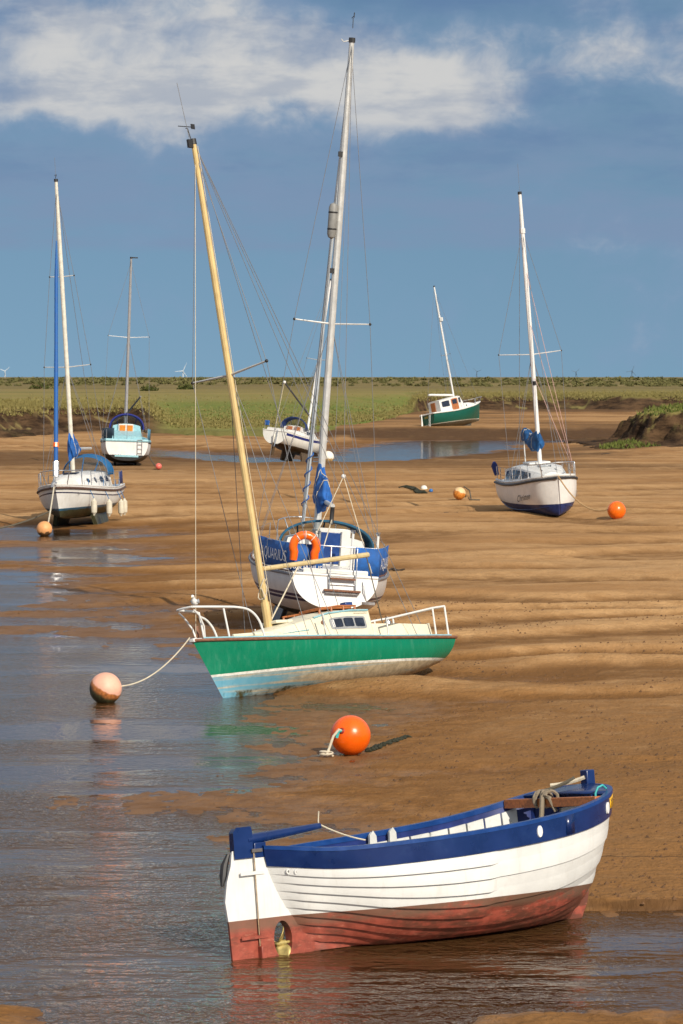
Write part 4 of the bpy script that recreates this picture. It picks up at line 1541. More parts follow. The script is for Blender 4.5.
    MB().box((-0.35, 0.05, 1.53), (0.85, 0.62, 0.055)).build('sliding_hatch', M_WOOD, root, bevel=0.012)
    MB().box((-0.70, 0.30, 1.585), (0.20, 0.16, 0.09)).build('compass_box', M_NAVYWIN, root, bevel=0.015)
    MB().box((1.0, 0, 1.33), (0.46, 0.46, 0.06)).build('fore_hatch', M_CREAM, root, bevel=0.015)
    # spar stowed on the foredeck
    MB().tube([(0.7, 0.50, 1.10), (2.4, 0.18, 1.10)], 0.035, 8).build('whisker_pole', M_CREAM, root)
    # pulpit and pushpit of white tube
    wt = M_WHITE
    P = lambda t, s, up=0.0: hull.sheer(t, s, 0.05, up)
    nose = hull.sheer(1.0, 1, 9)
    for s in (1, -1):
        a = P(0.80, s); c = P(0.90, s)
        topn = Vector((nose.x + 0.08, s * 0.20, nose.z + 0.60))
        pts = [a, a + Vector((0.10, 0, 0.34)), a + Vector((0.28, -s * 0.02, 0.54)), a + Vector((0.52, -s * 0.08, 0.62)), P(0.92, s) + Vector((0, s * 0.05, 0.61)), topn]
        sm = []
        for i in range(len(pts) - 1):
            for k in range(4):
                sm.append(Vector([crom([(j, pts[j][q]) for j in range(len(pts))], i + k / 4) for q in range(3)]))
        sm.append(pts[-1])
        MB().tube(sm, 0.022, 8).build('pulpit_rail', wt, root)
        MB().tube([c, c + Vector((0.06, 0, 0.62))], 0.019, 7).build('pulpit_leg', wt, root)
        lo = P(0.965, s)
        MB().tube([lo, lo + Vector((0.03, s * 0.05, 0.25)), lo + Vector((0.16, s * 0.09, 0.46)), topn + Vector((-0.03, 0, -0.06))], 0.017, 7).build('pulpit_brace', wt, root)
    MB().tube([(nose.x + 0.08, 0.20, nose.z + 0.60), (nose.x + 0.12, 0, nose.z + 0.60), (nose.x + 0.08, -0.20, nose.z + 0.60)], 0.022, 8).build('pulpit_rail', wt, root)
    aft = -hull.L / 2
    for s in (1, -1):
        q0, q1 = P(0.03, s), P(0.10, s)
        MB().tube([q0, q0 + Vector((0, 0, 0.62))], 0.020, 7).build('pushpit_leg', wt, root)
        MB().tube([q1, q1 + Vector((0, 0, 0.58))], 0.018, 7).build('pushpit_leg', wt, root)
        MB().tube([q0 + Vector((0, 0, 0.62)), q1 + Vector((0, 0, 0.58)), P(0.34, s) + Vector((0, 0, 0.36))], 0.020, 7).build('pushpit_rail', wt, root)
        MB().tube([P(0.34, s), P(0.34, s) + Vector((0, 0, 0.37))], 0.016, 7).build('stanchion', M_STEEL, root)
        MB().tube([P(0.60, s), P(0.60, s) + Vector((0, 0, 0.45))], 0.013, 7).build('stanchion', M_STEEL, root)
        wq = coam.side(-1.55, 1.0, s) + Vector((0, -s * 0.06, 0))
        MB().lathe([(0.0, 0.13), (0.045, 0.13), (0.04, 0.05), (0.065, 0.04), (0.07, 0.0), (0, 0)], wq, 12).build('sheet_winch', M_STEEL, root)
    q0, q1 = P(0.03, 1), P(0.03, -1)
    MB().tube([q0 + Vector((0, 0, 0.62)), q1 + Vector((0, 0, 0.62))], 0.020, 7).build('pushpit_rail', wt, root)
    MB().box((-1.85, 0.30, 1.16), (0.62, 0.018, 0.03)).build('tiller', M_TEAK, root)
    MB().tube([P(0.955, -1), P(0.955, -1) + Vector((0, 0, 0.3))], 0.045, 8).build('mooring_post', M_TEAK, root)
    # rig
    foot = Vector((1.22, 0, 1.26)); top = Vector(GY['top'])
    rig(root, hull, foot, top, M_MASTTAN, r=0.066, hounds=0.975, spreaders=((0.515, 1.02),), chain_t=0.60, wire_r=0.0065, sp_sweep=0.0, taper=0.75, fore_mat=M_ROPEL)
    wind_gear(root, top + Vector((0.06, 0, 0.05)), big=1.0)
    MB().box(top + Vector((0.10, 0, -0.05)), (0.12, 0.05, 0.16)).build('halyard_sheave', M_DARK, root)
    aerial(root, top + Vector((0.10, 0, 0.05)), 1.1, lean=(0.13, 0.0))
    m = lambda f: foot.lerp(top, f)
    g0 = m(0.118)
    ge = g0 + Vector((-3.1, 0.0, 0.22))
    MB().tube([g0 + Vector((-0.07, 0, 0)), ge], [0.046, 0.052], 9).build('boom', mat('boom_cream', (0.58, 0.46, 0.24), 0.45), root)
    wire(root, 'mainsheet', ge + Vector((0.05, 0, -0.03)), (-1.9, 0.1, 1.12), 0.012, M_ROPED)
    wire(root, 'kicking_strap', m(0.012) + Vector((-0.08, 0, 0)), g0.lerp(ge, 0.36), 0.016, M_ROPEL)
    wire(root, 'topping_lift', ge, top, 0.006, M_WIRE)
    for s in (1, -1):
        wire(root, 'halyard', m(0.02) + Vector((-0.10, s * 0.05, 0)), top + Vector((-0.05, s * 0.05, -0.1)), 0.006, M_ROPEL)
        wire(root, 'running_backstay', hull.sheer(0.20, s, 0.05), top, 0.007)
    MB().tube([m(0.10) + Vector((0.07 * math.cos(k), 0.09 * math.sin(k * 1.3), -0.22 + 0.20 * math.sin(k * 0.9))) for k in [q * 0.5 for q in range(34)]], 0.011, 5).build('halyard_coil', M_ROPEL, root)
    MB().tube([m(0.0) + Vector((0, 0, -0.02)), m(0.05)], 0.085, 10).build('mast_step', M_MASTTAN, root)
    return root, hull


GY = dict(L=6.6, yaw=227.0, heel=12.0, pitch=-1.2, z=-0.02, top=(1.46, 0, 10.78))
gy_root, gy_hull = green_yacht()


# ---- 2. the blue and white yacht behind it, stern on
def blue_yacht():
    g = unproj(331, 640)
    root = empty('cruising_yacht', 'white cruising yacht seen from astern with blue cockpit dodgers and orange lifebuoy', 'sailing yacht', (g.x, g.y, 0.02), AQ['heel'], AQ['pitch'], AQ['yaw'], 'yachts aground on the flats')
    L = 8.4
    S = 4.2                                     # local x of the stern is -S
    hull = Hull(L, [(0, 0.98), (0.12, 1.24), (0.3, 1.50), (0.5, 1.60), (0.68, 1.42), (0.84, 0.86), (0.95, 0.32), (1, 0.02)],
                [(0, 1.50), (0.3, 1.47), (0.6, 1.56), (1, 1.85)], [(0, 0.74), (0.15, 0.50), (0.4, 0.34), (0.7, 0.36), (0.9, 0.50), (1, 0.62)],
                [(0, 2.2), (0.4, 2.5), (0.7, 2.0), (1, 1.3)], rake_b=1.0, rake_s=-0.18)
    navy = (0.012, 0.016, 0.085)
    hm = hull_mat('white_topsides_navy_lines', (0.66, 0.65, 0.64), bands=[(0.60, (0.05, 0.045, 0.035), 0.05)], stripes=[(0.47, 0.535, navy), (0.565, 0.63, navy)], grime_amt=0.12)
    trm = hull_mat('white_transom', (0.74, 0.74, 0.73), grime_amt=0.10)
    hull.build(root, hm, M_GEL, trm)
    hull.rail(root, 'rubbing_strake', mat('grey_rubber', (0.18, 0.18, 0.20), 0.6), 0.035, -0.03, 0.01)
    hull.rail(root, 'toe_rail', M_TEAK, 0.02, 0.03, -0.03, 0.02, 0.97)
    hull.stern_rail(root, M_GEL, 0.035, 0.0)
    for s in (1, -1):
        keel_fin(root, 'bilge_keel', hm, -1.2, 0.9, s * 0.75, -0.10, 0.62, 0.12, 0.25 * s)
    keel_fin(root, 'skeg', hm, -3.6, -3.0, 0, 0.1, 0.7, 0.08)
    # cockpit coaming, cabin and companionway
    coam = Trunk([(-4.15, 0.80, 0.74, 1.45, 1.52), (-2.6, 1.0, 0.92, 1.45, 1.56), (-1.62, 1.05, 0.96, 1.45, 1.58)], 0.0)
    coam.build(root, M_GEL, 'cockpit_coaming')
    cab = Trunk([(-1.6, 1.08, 0.88, 1.5, 2.16), (-0.3, 1.06, 0.84, 1.52, 2.14), (0.9, 0.88, 0.66, 1.58, 2.06), (1.9, 0.6, 0.4, 1.66, 1.80)], 0.12)
    cab.build(root, M_GEL)
    for s in (1, -1):
        for xa in (-1.2, -0.4, 0.4):
            cab.panel(root, 'window', M_DGLASS, xa, xa + 0.6, 0.4, 0.8, s)
    cw = MB().box((-1.63, -0.20, 1.98), (0.05, 0.74, 0.94)).build('companionway', M_GEL, root, bevel=0.02)
    MB().box((-1.665, -0.10, 1.98), (0.03, 0.46, 0.74)).build('washboard', M_NAVYWIN, cw, bevel=0.01)
    for s in (-1, 1):
        MB().box((-1.68, -0.10 + s * 0.25, 1.98), (0.03, 0.03, 0.80)).build('companionway_frame', M_STEEL, cw)
    MB().box((-1.1, -0.15, 2.33), (0.9, 0.80, 0.07)).build('sliding_hatch', M_GEL, root, bevel=0.02)
    # the scooped white stern: a box of lockers above the transom
    MB().box((-4.05, 0.0, 1.56), (0.22, 1.5, 0.16)).build('stern_locker', M_GEL, root, bevel=0.03)
    sprayhood(root, 1.98, 1.12, 0.64, -1.75, -1.05, -0.45, M_TEALCAN, 0.03)
    # pushpit
    rail_h = 0.66
    corners = [hull.sheer(0.26, 1, 0.05), hull.sheer(0.13, 1, 0.05), hull.sheer(0.012, 1, 0.05), hull.sheer(0.012, -1, 0.05), hull.sheer(0.13, -1, 0.05), hull.sheer(0.26, -1, 0.05)]
    up = Vector((0, 0, rail_h))
    MB().tube([c + up for c in corners], 0.016, 7).build('pushpit_rail', M_STEEL, root)
    for c in corners + [hull.sheer(0.012, 1, 0.62), hull.sheer(0.012, -1, 0.62)]:
        MB().tube([c, c + up], 0.015, 7).build('pushpit_leg', M_STEEL, root)
    # blue dodgers laced round the rail, with the yacht's name
    def strip(pts, z0, z1, name, seg=10):
        path = []
        for a, b in zip(pts, pts[1:]):
            for k in range(seg):
                path.append(a.lerp(b, k / seg))
        path.append(pts[-1])
        rows = []
        for i, p in enumerate(path):
            w = 0.012 * math.sin(i * 1.7)
            rows.append([p + Vector((0, w, z0 + 0.015 * math.sin(i * 0.9))), p + Vector((0, -w, (z0 + z1) / 2)), p + Vector((0, w, z1))])
        return MB().grid(rows).build(name, M_BLUECAN, root, solid=0.01)
    offs = Vector((-0.03, 0, 0))
    c = [q + offs for q in corners]
    pm = c[2].lerp(c[3], 0.34)
    sm = c[2].lerp(c[3], 0.72)
    # port quarter (left in the picture), wrapping on to the stern
    A = [hull.sheer(0.37, 1, 0.02), hull.sheer(0.15, 1, 0.02), c[2] + Vector((0, 0.03, 0)), pm]
    B = [sm, c[3] + Vector((0, -0.03, 0)), hull.sheer(0.15, -1, 0.02), hull.sheer(0.30, -1, 0.02)]
    dp = strip(A, 0.06, rail_h + 0.01, 'dodger')
    ds = strip(B, 0.0, rail_h + 0.01, 'dodger')
    lw = mat('lettering_white', (0.75, 0.76, 0.78), 0.6)

    def along(pts, d):
        for a, b in zip(pts, pts[1:]):
            l = (b - a).length
            if d <= l:
                return a.lerp(b, d / l)
            d -= l
        return pts[-1]
    lenA = (A[1] - A[0]).length + (A[2] - A[1]).length
    text_on('lettering', 'AQUARIUS', 0.36, lambda u, v: along(A, lenA * 0.50 + u) + Vector((-0.012, 0.026, 0.34 + v)), lw, dp, sx=1.28)
    BB = B[1:]
    lenB = (BB[1] - BB[0]).length + (BB[2] - BB[1]).length
    text_on('lettering', 'AQUARIUS', 0.36, lambda u, v: along(BB, lenB * 0.50 + u) + Vector((-0.012, -0.026, 0.30 + v)), lw, ds, sx=1.28)
    text_on('lettering', 'AQUARIUS', 0.15, lambda u, v: A[2].lerp(pm, 0.45) + Vector((-0.03, -u, 0.14 + v)), lw, dp, sx=1.0)
    # boarding ladder with two wooden treads
    lx = -S - 0.10
    lo = MB().tube([(lx + 0.02, 0.14, 1.30), (lx + 0.02, -0.46, 1.30)], 0.012, 7).build('boarding_ladder', M_STEEL, root)
    for y in (0.14, -0.46):
        MB().tube([(lx + 0.12, y, 2.14), (lx, y, 1.7), (lx - 0.03, y, 1.18)], 0.016, 7).build('ladder_rail', M_STEEL, lo)
    MB().box((lx - 0.01, -0.16, 1.44), (0.10, 0.58, 0.04)).build('tread', M_TEAK, lo, bevel=0.008)
    MB().box((lx - 0.05, -0.16, 1.17), (0.10, 0.84, 0.045)).build('tread', M_TEAK, lo, bevel=0.008)
    MB().box((lx - 0.05, -0.16, 1.11), (0.08, 0.76, 0.03)).build('tread_bar', M_STEEL, lo)
    # outboard bracket, danbuoy posts
    MB().box((lx - 0.02, -0.78, 0.92), (0.06, 0.30, 0.06)).build('stern_bracket', M_STEEL, root)
    MB().tube([(lx - 0.02, -0.74, 0.92), (lx - 0.05, -0.66, 1.2), (lx + 0.02, -0.64, 1.42)], 0.014, 6).build('bracket_stay', M_STEEL, root)
    for y, x in ((-1.06, -3.0), (-0.52, -2.6)):
        z = 2.12
        po = MB().tube([(x, y, 1.55), (x, y, z + 0.30)], 0.032, 8).build('cowl_post', M_WHITE, root)
        MB().lathe([(0.0, 0.06), (0.065, 0.06), (0.06, 0.02), (0.03, -0.02), (0, -0.02)], (x, y, z + 0.30), 10).build('post_cap', M_STEEL, po)
    # rig
    foot = Vector((0.55, 0, 2.16)); top = Vector(AQ['top'])
    rig(root, hull, foot, top, M_ALU, r=0.088, hounds=0.985, spreaders=((0.428, 0.92),), chain_t=0.55, wire_r=0.007, taper=0.72, stern=False)
    wind_gear(root, top + Vector((0.0, 0, 0.28)), big=1.2)
    MB().tube([top, top + Vector((-0.02, 0.20, -0.06)), top + Vector((-0.02, 0.26, 0.0))], 0.014, 5).build('masthead_arm', M_ALU, root)
    m = lambda f: foot.lerp(top, f)
    # split backstay with its white block
    blk = Vector((-3.5, -0.10, 3.75))
    wire(root, 'backstay', top, blk, 0.007)
    for s in (1, -1):
        wire(root, 'backstay_leg', blk, hull.sheer(0.0, s, 0.15, 0.1), 0.010, M_ROPEL)
    MB().ball(blk, 0.055, 10, 8).build('backstay_block', M_WHITE, root)
    # furled genoa with its blue strip, on the forestay
    tk, hd = hull.sheer(0.985, 1, 9, 0.35), m(0.985)
    gm = mat('furled_sail', (0.42, 0.47, 0.52), 0.8, vary=0.2, nscale=2)
    gen = MB().tube([tk.lerp(hd, k / 12) for k in range(12)], [0.04] + [0.056] * 4 + [0.048] * 4 + [0.035, 0.03, 0.02], 8).build('furled_genoa', gm, root)
    MB().tube([tk.lerp(hd, 0.04 + 0.12 * k / 30) + Vector((0.085 * math.cos(k * 0.8), 0.085 * math.sin(k * 0.8), 0)) for k in range(31)], 0.016, 5).build('sun_strip', M_BLUECAN, gen)
    # boom under a blue cover, seen end on
    bo = MB().tube([(0.42, 0, 3.05), (-2.75, 0.02, 3.02)], 0.055, 8).build('boom', M_ALU, root)
    bundle(root, 'sail_cover', M_BLUECAN, (0.66, 0, 2.95), (-1.2, 0.02, 2.98), 0.175, 1.25, 0.45, 5)
    MB().tube([(-2.75, 0.02, 3.0), (-2.7, 0.02, 2.75), (-2.75, 0.02, 2.6)], 0.05, 6).build('mainsheet_block', M_DARK, root)
    wire(root, 'mainsheet', (-2.75, 0.02, 2.7), (-3.2, 0.3, 1.7), 0.014, M_ROPEL)
    wire(root, 'topping_lift', (-2.75, 0.02, 3.05), top, 0.005)
    # radar reflector strapped to the mast
    rf = m(0.635)
    refl = MB().lathe([(0.0, -0.44), (0.08, -0.40), (0.108, -0.32), (0.108, 0.32), (0.08, 0.40), (0.0, 0.44)], rf + Vector((-0.10, 0.17, 0.0)), 12).build('radar_reflector', mat('grey_plastic', (0.24, 0.24, 0.23), 0.5), root)
    for z in (-0.2, 0.2):
        MB().lathe([(0.111, -0.02), (0.115, 0.0), (0.111, 0.02)], rf + Vector((-0.10, 0.17, z)), 12).build('strap', M_DARK, refl)
    for f in (0.77, 0.535):
        MB().box(m(f) + Vector((-0.05, 0.09, 0)), (0.10, 0.10, 0.12)).build('mast_light', M_DARK, root)
    guard(root, hull, (0.30, 0.45, 0.62, 0.80), h=0.6)
    pulpit(root, hull, 0.86)
    # horseshoe lifebuoy hung on the stern rail
    pb = c[2].lerp(c[3], 0.13)
    lb_loc = world_of(root, pb + Vector((-0.13, 0.05, 0.62)))
    lb = MB()
    pts = [Vector((0, 0.265 * math.cos(q), 0.265 * math.sin(q))) for q in [R(-28 + (236) * k / 26) for k in range(27)]]
    pts = [Vector((0, 0.24, -0.32))] + pts + [Vector((0, -0.24, -0.32))]
    lb.tube(pts, [0.085] + [0.098] * (len(pts) - 2) + [0.085], 12)
    lo = lb.build('lifebuoy', M_ORANGE, None)
    tag(lo, 'orange horseshoe lifebuoy hung on the stern rail of the yacht with blue dodgers', 'lifebuoy')
    lo.location = lb_loc
    lo.rotation_euler = root.rotation_euler
    bt = MB()
    for q in (50, 90, 130):
        p = Vector((0, 0.265 * math.cos(R(q)), 0.265 * math.sin(R(q))))
        d = p.normalized()
        bt.tube([p + d * 0.102 * math.cos(a) + Vector((0.102 * math.sin(a), 0, 0)) for a in [2 * math.pi * k / 16 for k in range(17)]], 0.008, 4)
    bt.build('strap', M_WHITE, lo)
    return root, hull


AQ = dict(heel=4.0, pitch=-0.6, yaw=96.2, top=(0.45, 0, 14.1))
# the empty sits amidships: shift forward so the stern stands at the measured spot
aq_root, aq_hull = blue_yacht()
aq_root.location += Vector((math.cos(R(AQ['yaw'])) * 4.2, math.sin(R(AQ['yaw'])) * 4.2, 0))
lbo = bpy.data.objects['lifebuoy']
lbo.location += Vector((math.cos(R(AQ['yaw'])) * 4.2, math.sin(R(AQ['yaw'])) * 4.2, 0))
# ---- 3. the white bilge-keeler on the left, bow on
def left_yacht():
    g = unproj(61, 530)
    yaw = LY['yaw']
    root = empty('bilge_keel_yacht', 'white twin keel yacht on the left, bow on, with fenders and blue rolled sail', 'sailing yacht', (0, 0, 0.0), LY['heel'], LY['pitch'], yaw, 'yachts aground on the flats')
    L = 8.0
    hull = Hull(L, [(0, 1.05), (0.3, 1.36), (0.5, 1.42), (0.7, 1.28), (0.85, 0.92), (0.95, 0.46), (1, 0.03)], [(0, 1.52), (0.4, 1.48), (0.7, 1.58), (1, 1.80)],
                [(0, 0.72), (0.3, 0.42), (0.6, 0.38), (0.85, 0.42), (1, 0.52)], [(0, 2.2), (0.5, 2.6), (0.75, 2.2), (1, 1.4)], rake_b=0.55, rake_s=0.1)
    f = world_of(root, (hull.pt(1, 0).x, 0, 0))
    root.location = (g.x - f.x, g.y - f.y, -0.02)
    navy = (0.015, 0.018, 0.06)
    hm = hull_mat('left_yacht_topsides', (0.73, 0.72, 0.69), bands=[(0.86, (0.030, 0.10, 0.17), 0.0), (0.78, (0.045, 0.045, 0.022), 0.14)], stripes=[(0.27, 0.32, navy)], grime=(0.42, 0.34, 0.20), grime_amt=0.3)
    hull.build(root, hm, M_GEL)
    hull.rail(root, 'rubbing_strake', mat('brown_strake', (0.10, 0.055, 0.04), 0.6), 0.045, -0.10, 0.01)
    hull.rail(root, 'toe_rail', M_GEL, 0.03, 0.03, -0.02)
    hull.stern_rail(root, M_GEL, 0.035)
    for s in (1, -1):
        keel_fin(root, 'bilge_keel', hm, -1.3, 1.1, s * 0.72, -0.06, 0.62, 0.16, 0.22 * s)
    keel_fin(root, 'skeg', hm, -3.4, -2.7, 0, 0.0, 0.75, 0.10)
    cab = Trunk([(-1.9, 1.0, 0.86, 1.5, 2.10), (-0.4, 1.04, 0.84, 1.5, 2.12), (0.9, 0.98, 0.76, 1.56, 2.08), (1.7, 0.78, 0.56, 1.62, 2.02), (2.0, 0.60, 0.44, 1.66, 1.90)], 0.10)
    cab.build(root, M_GEL)
    for s in (1, -1):
        for xa, w in ((1.25, 0.22), (0.55, 0.22), (-0.5, 0.55), (-1.4, 0.55)):
            fr = cab.panel(root, 'window_frame', M_STEEL, xa - 0.03, xa + w + 0.03, 0.34, 0.80, s, 0.008, rnd=0.7)
            cab.panel(fr, 'pane', M_DGLASS, xa, xa + w, 0.40, 0.74, s, 0.014, rnd=0.7)
    MB().box((1.1, 0, 2.18), (0.55, 0.55, 0.08)).build('fore_hatch', M_DGLASS, root, bevel=0.02)
    teal = mat('bright_teal_canvas', (0.008, 0.11, 0.28), 0.7)
    sprayhood(root, 2.0, 1.05, 0.86, -1.95, -1.35, -0.75, teal, 0.035)
    # navy dodgers beside the cockpit
    for s in (1, -1):
        a, b = hull.sheer(0.06, s, 0.04), hull.sheer(0.24, s, 0.04)
        MB().grid([[a.lerp(b, k / 6) + Vector((0, 0.012 * math.sin(k * 2), z)) for z in (0.1, 0.35, 0.6)] for k in range(7)]).build('dodger', M_NAVYCAN, root, solid=0.01)
    guard(root, hull, (0.06, 0.24, 0.42, 0.60, 0.78), h=0.62, r=0.016, lr=0.008)
    pulpit(root, hull, 0.86, h=0.62, r=0.020)
    # anchor on the bow roller
    n0 = hull.sheer(1, 1, 9)
    an = MB().box(n0 + Vector((0.10, 0, 0.05)), (0.5, 0.14, 0.12)).build('bow_roller', M_STEEL, root, bevel=0.02)
    MB().tube([n0 + Vector((0.30, 0, 0.10)), n0 + Vector((0.42, 0, -0.06)), n0 + Vector((0.30, 0.0, -0.22))], [0.05, 0.07, 0.02], 7).build('anchor', M_STEEL, an)
    foot = Vector((0.75, 0, 2.12)); top = Vector(LY['top'])
    rig(root, hull, foot, top, mat('mast_cream', (0.66, 0.63, 0.54), 0.4), r=0.088, spreaders=((0.365, 0.95), (0.672, 0.50)), chain_t=0.54, wire_r=0.0095, taper=0.7)
    aerial(root, top, 0.9)
    wind_gear(root, top, big=0.8)
    m = lambda f: foot.lerp(top, f)
    tk, hd = hull.sheer(0.97, 1, 9, 0.35), m(0.975)
    MB().tube([tk.lerp(hd, k / 16) for k in range(14)], [0.06] + [0.085] * 6 + [0.075] * 5 + [0.05, 0.02], 8).build('furled_genoa', mat('genoa_blue', (0.012, 0.10, 0.35), 0.7), root)
    MB().tube([tk, tk.lerp(hd, 0.05)], 0.13, 8).build('furling_drum', M_STEEL, root)
    MB().tube([tk.lerp(hd, 0.10), tk.lerp(hd, 0.115)], 0.11, 8).build('sail_tie', M_ORANGE, root)
    MB().tube([(0.60, 0, 3.15), (-2.7, 0, 3.10)], 0.06, 8).build('boom', M_ALU, root)
    bundle(root, 'sail_cover', M_BLUECAN, (0.98, 0, 2.92), (-0.3, 0, 3.0), 0.155, 1.15, 0.55, 8)
    text_on('lettering', 'W', 0.16, lambda u, v: hull.pt(0.90, 0.80, 1) + Vector((-u, 0.05, 0.0 + v)), M_DARK, root)
    # fenders along the port side
    fm = mat('fender_white', (0.62, 0.57, 0.46), 0.5, dirt=(0.4, 0.3, 0.16), dirt_amt=0.5)
    for k, (t, ttl) in enumerate(((0.81, 'white fender hung nearest the bow of the left yacht'), (0.64, 'white fender hung amidships on the left yacht, second from its bow'),
                                  (0.40, 'white fender at the quarter of the left yacht, third from its bow'), (0.28, 'white fender hung farthest aft on the left yacht'))):
        p = hull.sheer(t, 1, -0.12)
        ro = empty('fender', ttl, 'fender', world_of(root, p + Vector((0, 0.0, -0.82))), group='fenders on the left yacht')
        MB().lathe([(0.0, -0.34), (0.04, -0.34), (0.05, -0.29), (0.115, -0.22), (0.125, 0.0), (0.115, 0.22), (0.05, 0.29), (0.04, 0.34), (0, 0.34)], (0, 0, 0), 14).build('fender_body', fm, ro)
        q = world_of(root, hull.sheer(t, 1, 0.04, 0.3)) - ro.location
        MB().tube([(0, 0, 0.33), q - Vector((0, 0, 0.3)), q], 0.014, 5).build('lanyard', mat('blue_line', (0.03, 0.15, 0.35), 0.8), ro)
    return root, hull


LY = dict(yaw=261.5, heel=3.4, pitch=0.0, top=(0.62, 0, 13.9))
ly_root, ly_hull = left_yacht()


# ---- 4. the white yacht with the navy bottom on the right
def right_yacht():
    g = ground_pt(559, 515)
    root = empty('trailer_yacht', 'white yacht with navy bottom on dry sand at right, bow on', 'sailing yacht', (0, 0, g.z - 0.05), RY['heel'], RY['pitch'], RY['yaw'], 'yachts aground on the flats')
    L = 7.6
    hull = Hull(L, [(0, 1.05), (0.3, 1.24), (0.5, 1.28), (0.72, 1.18), (0.87, 0.96), (0.95, 0.64), (1, 0.04)], [(0, 1.30), (0.4, 1.30), (0.7, 1.40), (1, 1.62)],
                [(0, 0.20), (0.3, 0.05), (0.6, 0.0), (0.85, 0.0), (1, 0.02)], [(0, 3.2), (0.5, 3.6), (0.8, 3.2), (1, 2.2)], rake_b=0.35, rake_s=0.1)
    f = world_of(root, (hull.pt(1, 0).x, 0, 0))
    root.location = (g.x - f.x, g.y - f.y, root.location.z)
    hm = hull_mat('right_yacht_topsides', (0.76, 0.75, 0.73), bands=[(0.50, (0.016, 0.032, 0.13), 0.0)], grime=(0.45, 0.38, 0.28), grime_amt=0.18)
    hull.build(root, hm, M_GEL)
    hull.rail(root, 'rubbing_strake', mat('black_strake', (0.03, 0.03, 0.035), 0.5), 0.055, -0.06, 0.01)
    hull.rail(root, 'toe_rail', M_GEL, 0.05, 0.05, -0.06)
    # spray chine pressed into the topsides
    for s in (1, -1):
        MB().tube([hull.pt(t, 0.50, s) + Vector((0, s * 0.004, 0)) for t in [0.02 + 0.95 * k / 30 for k in range(31)]], 0.022, 6).build('spray_chine', hm, root)
    cab = Trunk([(-2.2, 1.0, 0.86, 1.3, 1.80), (-0.8, 1.08, 0.92, 1.32, 1.94), (0.8, 1.04, 0.84, 1.38, 1.92), (1.8, 0.88, 0.64, 1.46, 1.80), (2.7, 0.60, 0.36, 1.54, 1.64)], 0.12)
    cab.build(root, M_GEL)
    for s in (1, -1):
        for xa, w in ((-1.95, 0.60), (-1.28, 0.80), (-0.42, 0.80), (0.44, 0.80), (1.30, 0.75)):
            cab.panel(root, 'window', M_DGLASS, xa, xa + w, 0.22, 0.84, s, 0.008, rnd=0.15)
    MB().grid([[Vector((x, y, cab.at(x)[4] + 0.115 - 0.10 * (y / max(cab.at(x)[2], .1)) ** 2)) for y in (-0.32, 0, 0.32)] for x in (1.95, 2.2)]).build('front_window', M_DGLASS, root, solid=0.01)
    MB().box((-0.1, 0, 2.08), (1.3, 0.9, 0.09)).build('pop_top', M_GEL, root, bevel=0.03)
    MB().box((1.3, 0, 1.98), (0.5, 0.5, 0.08)).build('fore_hatch', mat('smoke_hatch', (0.3, 0.33, 0.36), 0.2), root, bevel=0.02)
    guard(root, hull, (0.05, 0.22, 0.40, 0.58, 0.74), h=0.62, r=0.018, lr=0.009)
    pulpit(root, hull, 0.84, h=0.62, r=0.022)
    # outboard under a navy cover
    MB().tube([(-3.6, -1.0, 1.55), (-3.75, -1.05, 1.95), (-3.7, -1.05, 2.1)], [0.10, 0.14, 0.06], 8).build('outboard_cover', M_NAVYCAN, root)
    foot = Vector((0.55, 0, 2.02)); top = Vector(RY['top'])
    rig(root, hull, foot, top, M_MASTW, r=0.092, spreaders=((0.405, 1.32),), chain_t=0.54, wire_r=0.0095, hounds=0.86, taper=0.72, sp_sweep=0.12)
    MB().tube([foot.lerp(top, 0.30) + Vector((0.07, 0, -0.08)), foot.lerp(top, 0.30) + Vector((0.07, 0, 0.08))], 0.07, 8).build('steaming_light', M_DARK, root)
    MB().tube([foot.lerp(top, 0.86) + Vector((0, 0, -0.10)), foot.lerp(top, 0.86) + Vector((0, 0, 0.1))], 0.115, 8).build('mast_collar', M_MASTW, root)
    aerial(root, top, 1.2)
    MB().tube([(0.45, 0, 3.15), (-2.0, -0.1, 3.35)], 0.055, 8).build('boom', M_ALU, root)
    bundle(root, 'sail_cover', mat('loose_teal_cover', (0.008, 0.075, 0.22), 0.75, vary=0.3, nscale=4, bump=0.6, bscale=6), (0.72, 0, 2.55), (-1.9, -0.1, 3.05), 0.22, 0.95, 0.50, 3, droop=0.2)
    MB().tube([(-1.85, -0.1, 2.05), (-1.9, -0.1, 3.3)], 0.03, 6).build('boom_crutch', M_ALU, root)
    # pink halyards led to the pulpit
    for k in range(3):
        wire(root, 'halyard', foot.lerp(top, 0.33 + 0.2 * k), hull.sheer(0.90, 1, 0.1, 0.4 + 0.1 * k), 0.010, mat('pink_line', (0.55, 0.34, 0.30), 0.8))
    for s in (1, -1):
        def fn(u, v, s=s):
            p0, p1 = hull.pt(0.72, 0.80, s), hull.pt(0.84, 0.80, s)
            ax = (p1 - p0).normalized()
            c = p0.lerp(p1, 0.55)
            n_ = Vector((0, 0, 1)).cross(ax) * (-1 if s < 0 else 1)
            if n_.y * s < 0:
                n_ = -n_
            # letters run from stern to bow on the starboard side and bow to stern on the port side
            return c + ax * (u if s < 0 else -u) + Vector((0, 0, v + 0.03)) + n_ * 0.05
        text_on('lettering', 'Christen', 0.36, fn, M_DARK if s < 0 else mat('grey_letters', (0.45, 0.45, 0.45), 0.5), root, sx=1.15, shear=0.25)
    return root, hull


RY = dict(yaw=279, heel=4.2, pitch=0.0, top=(0.25, 0, 13.2))
ry_root, ry_hull = right_yacht()


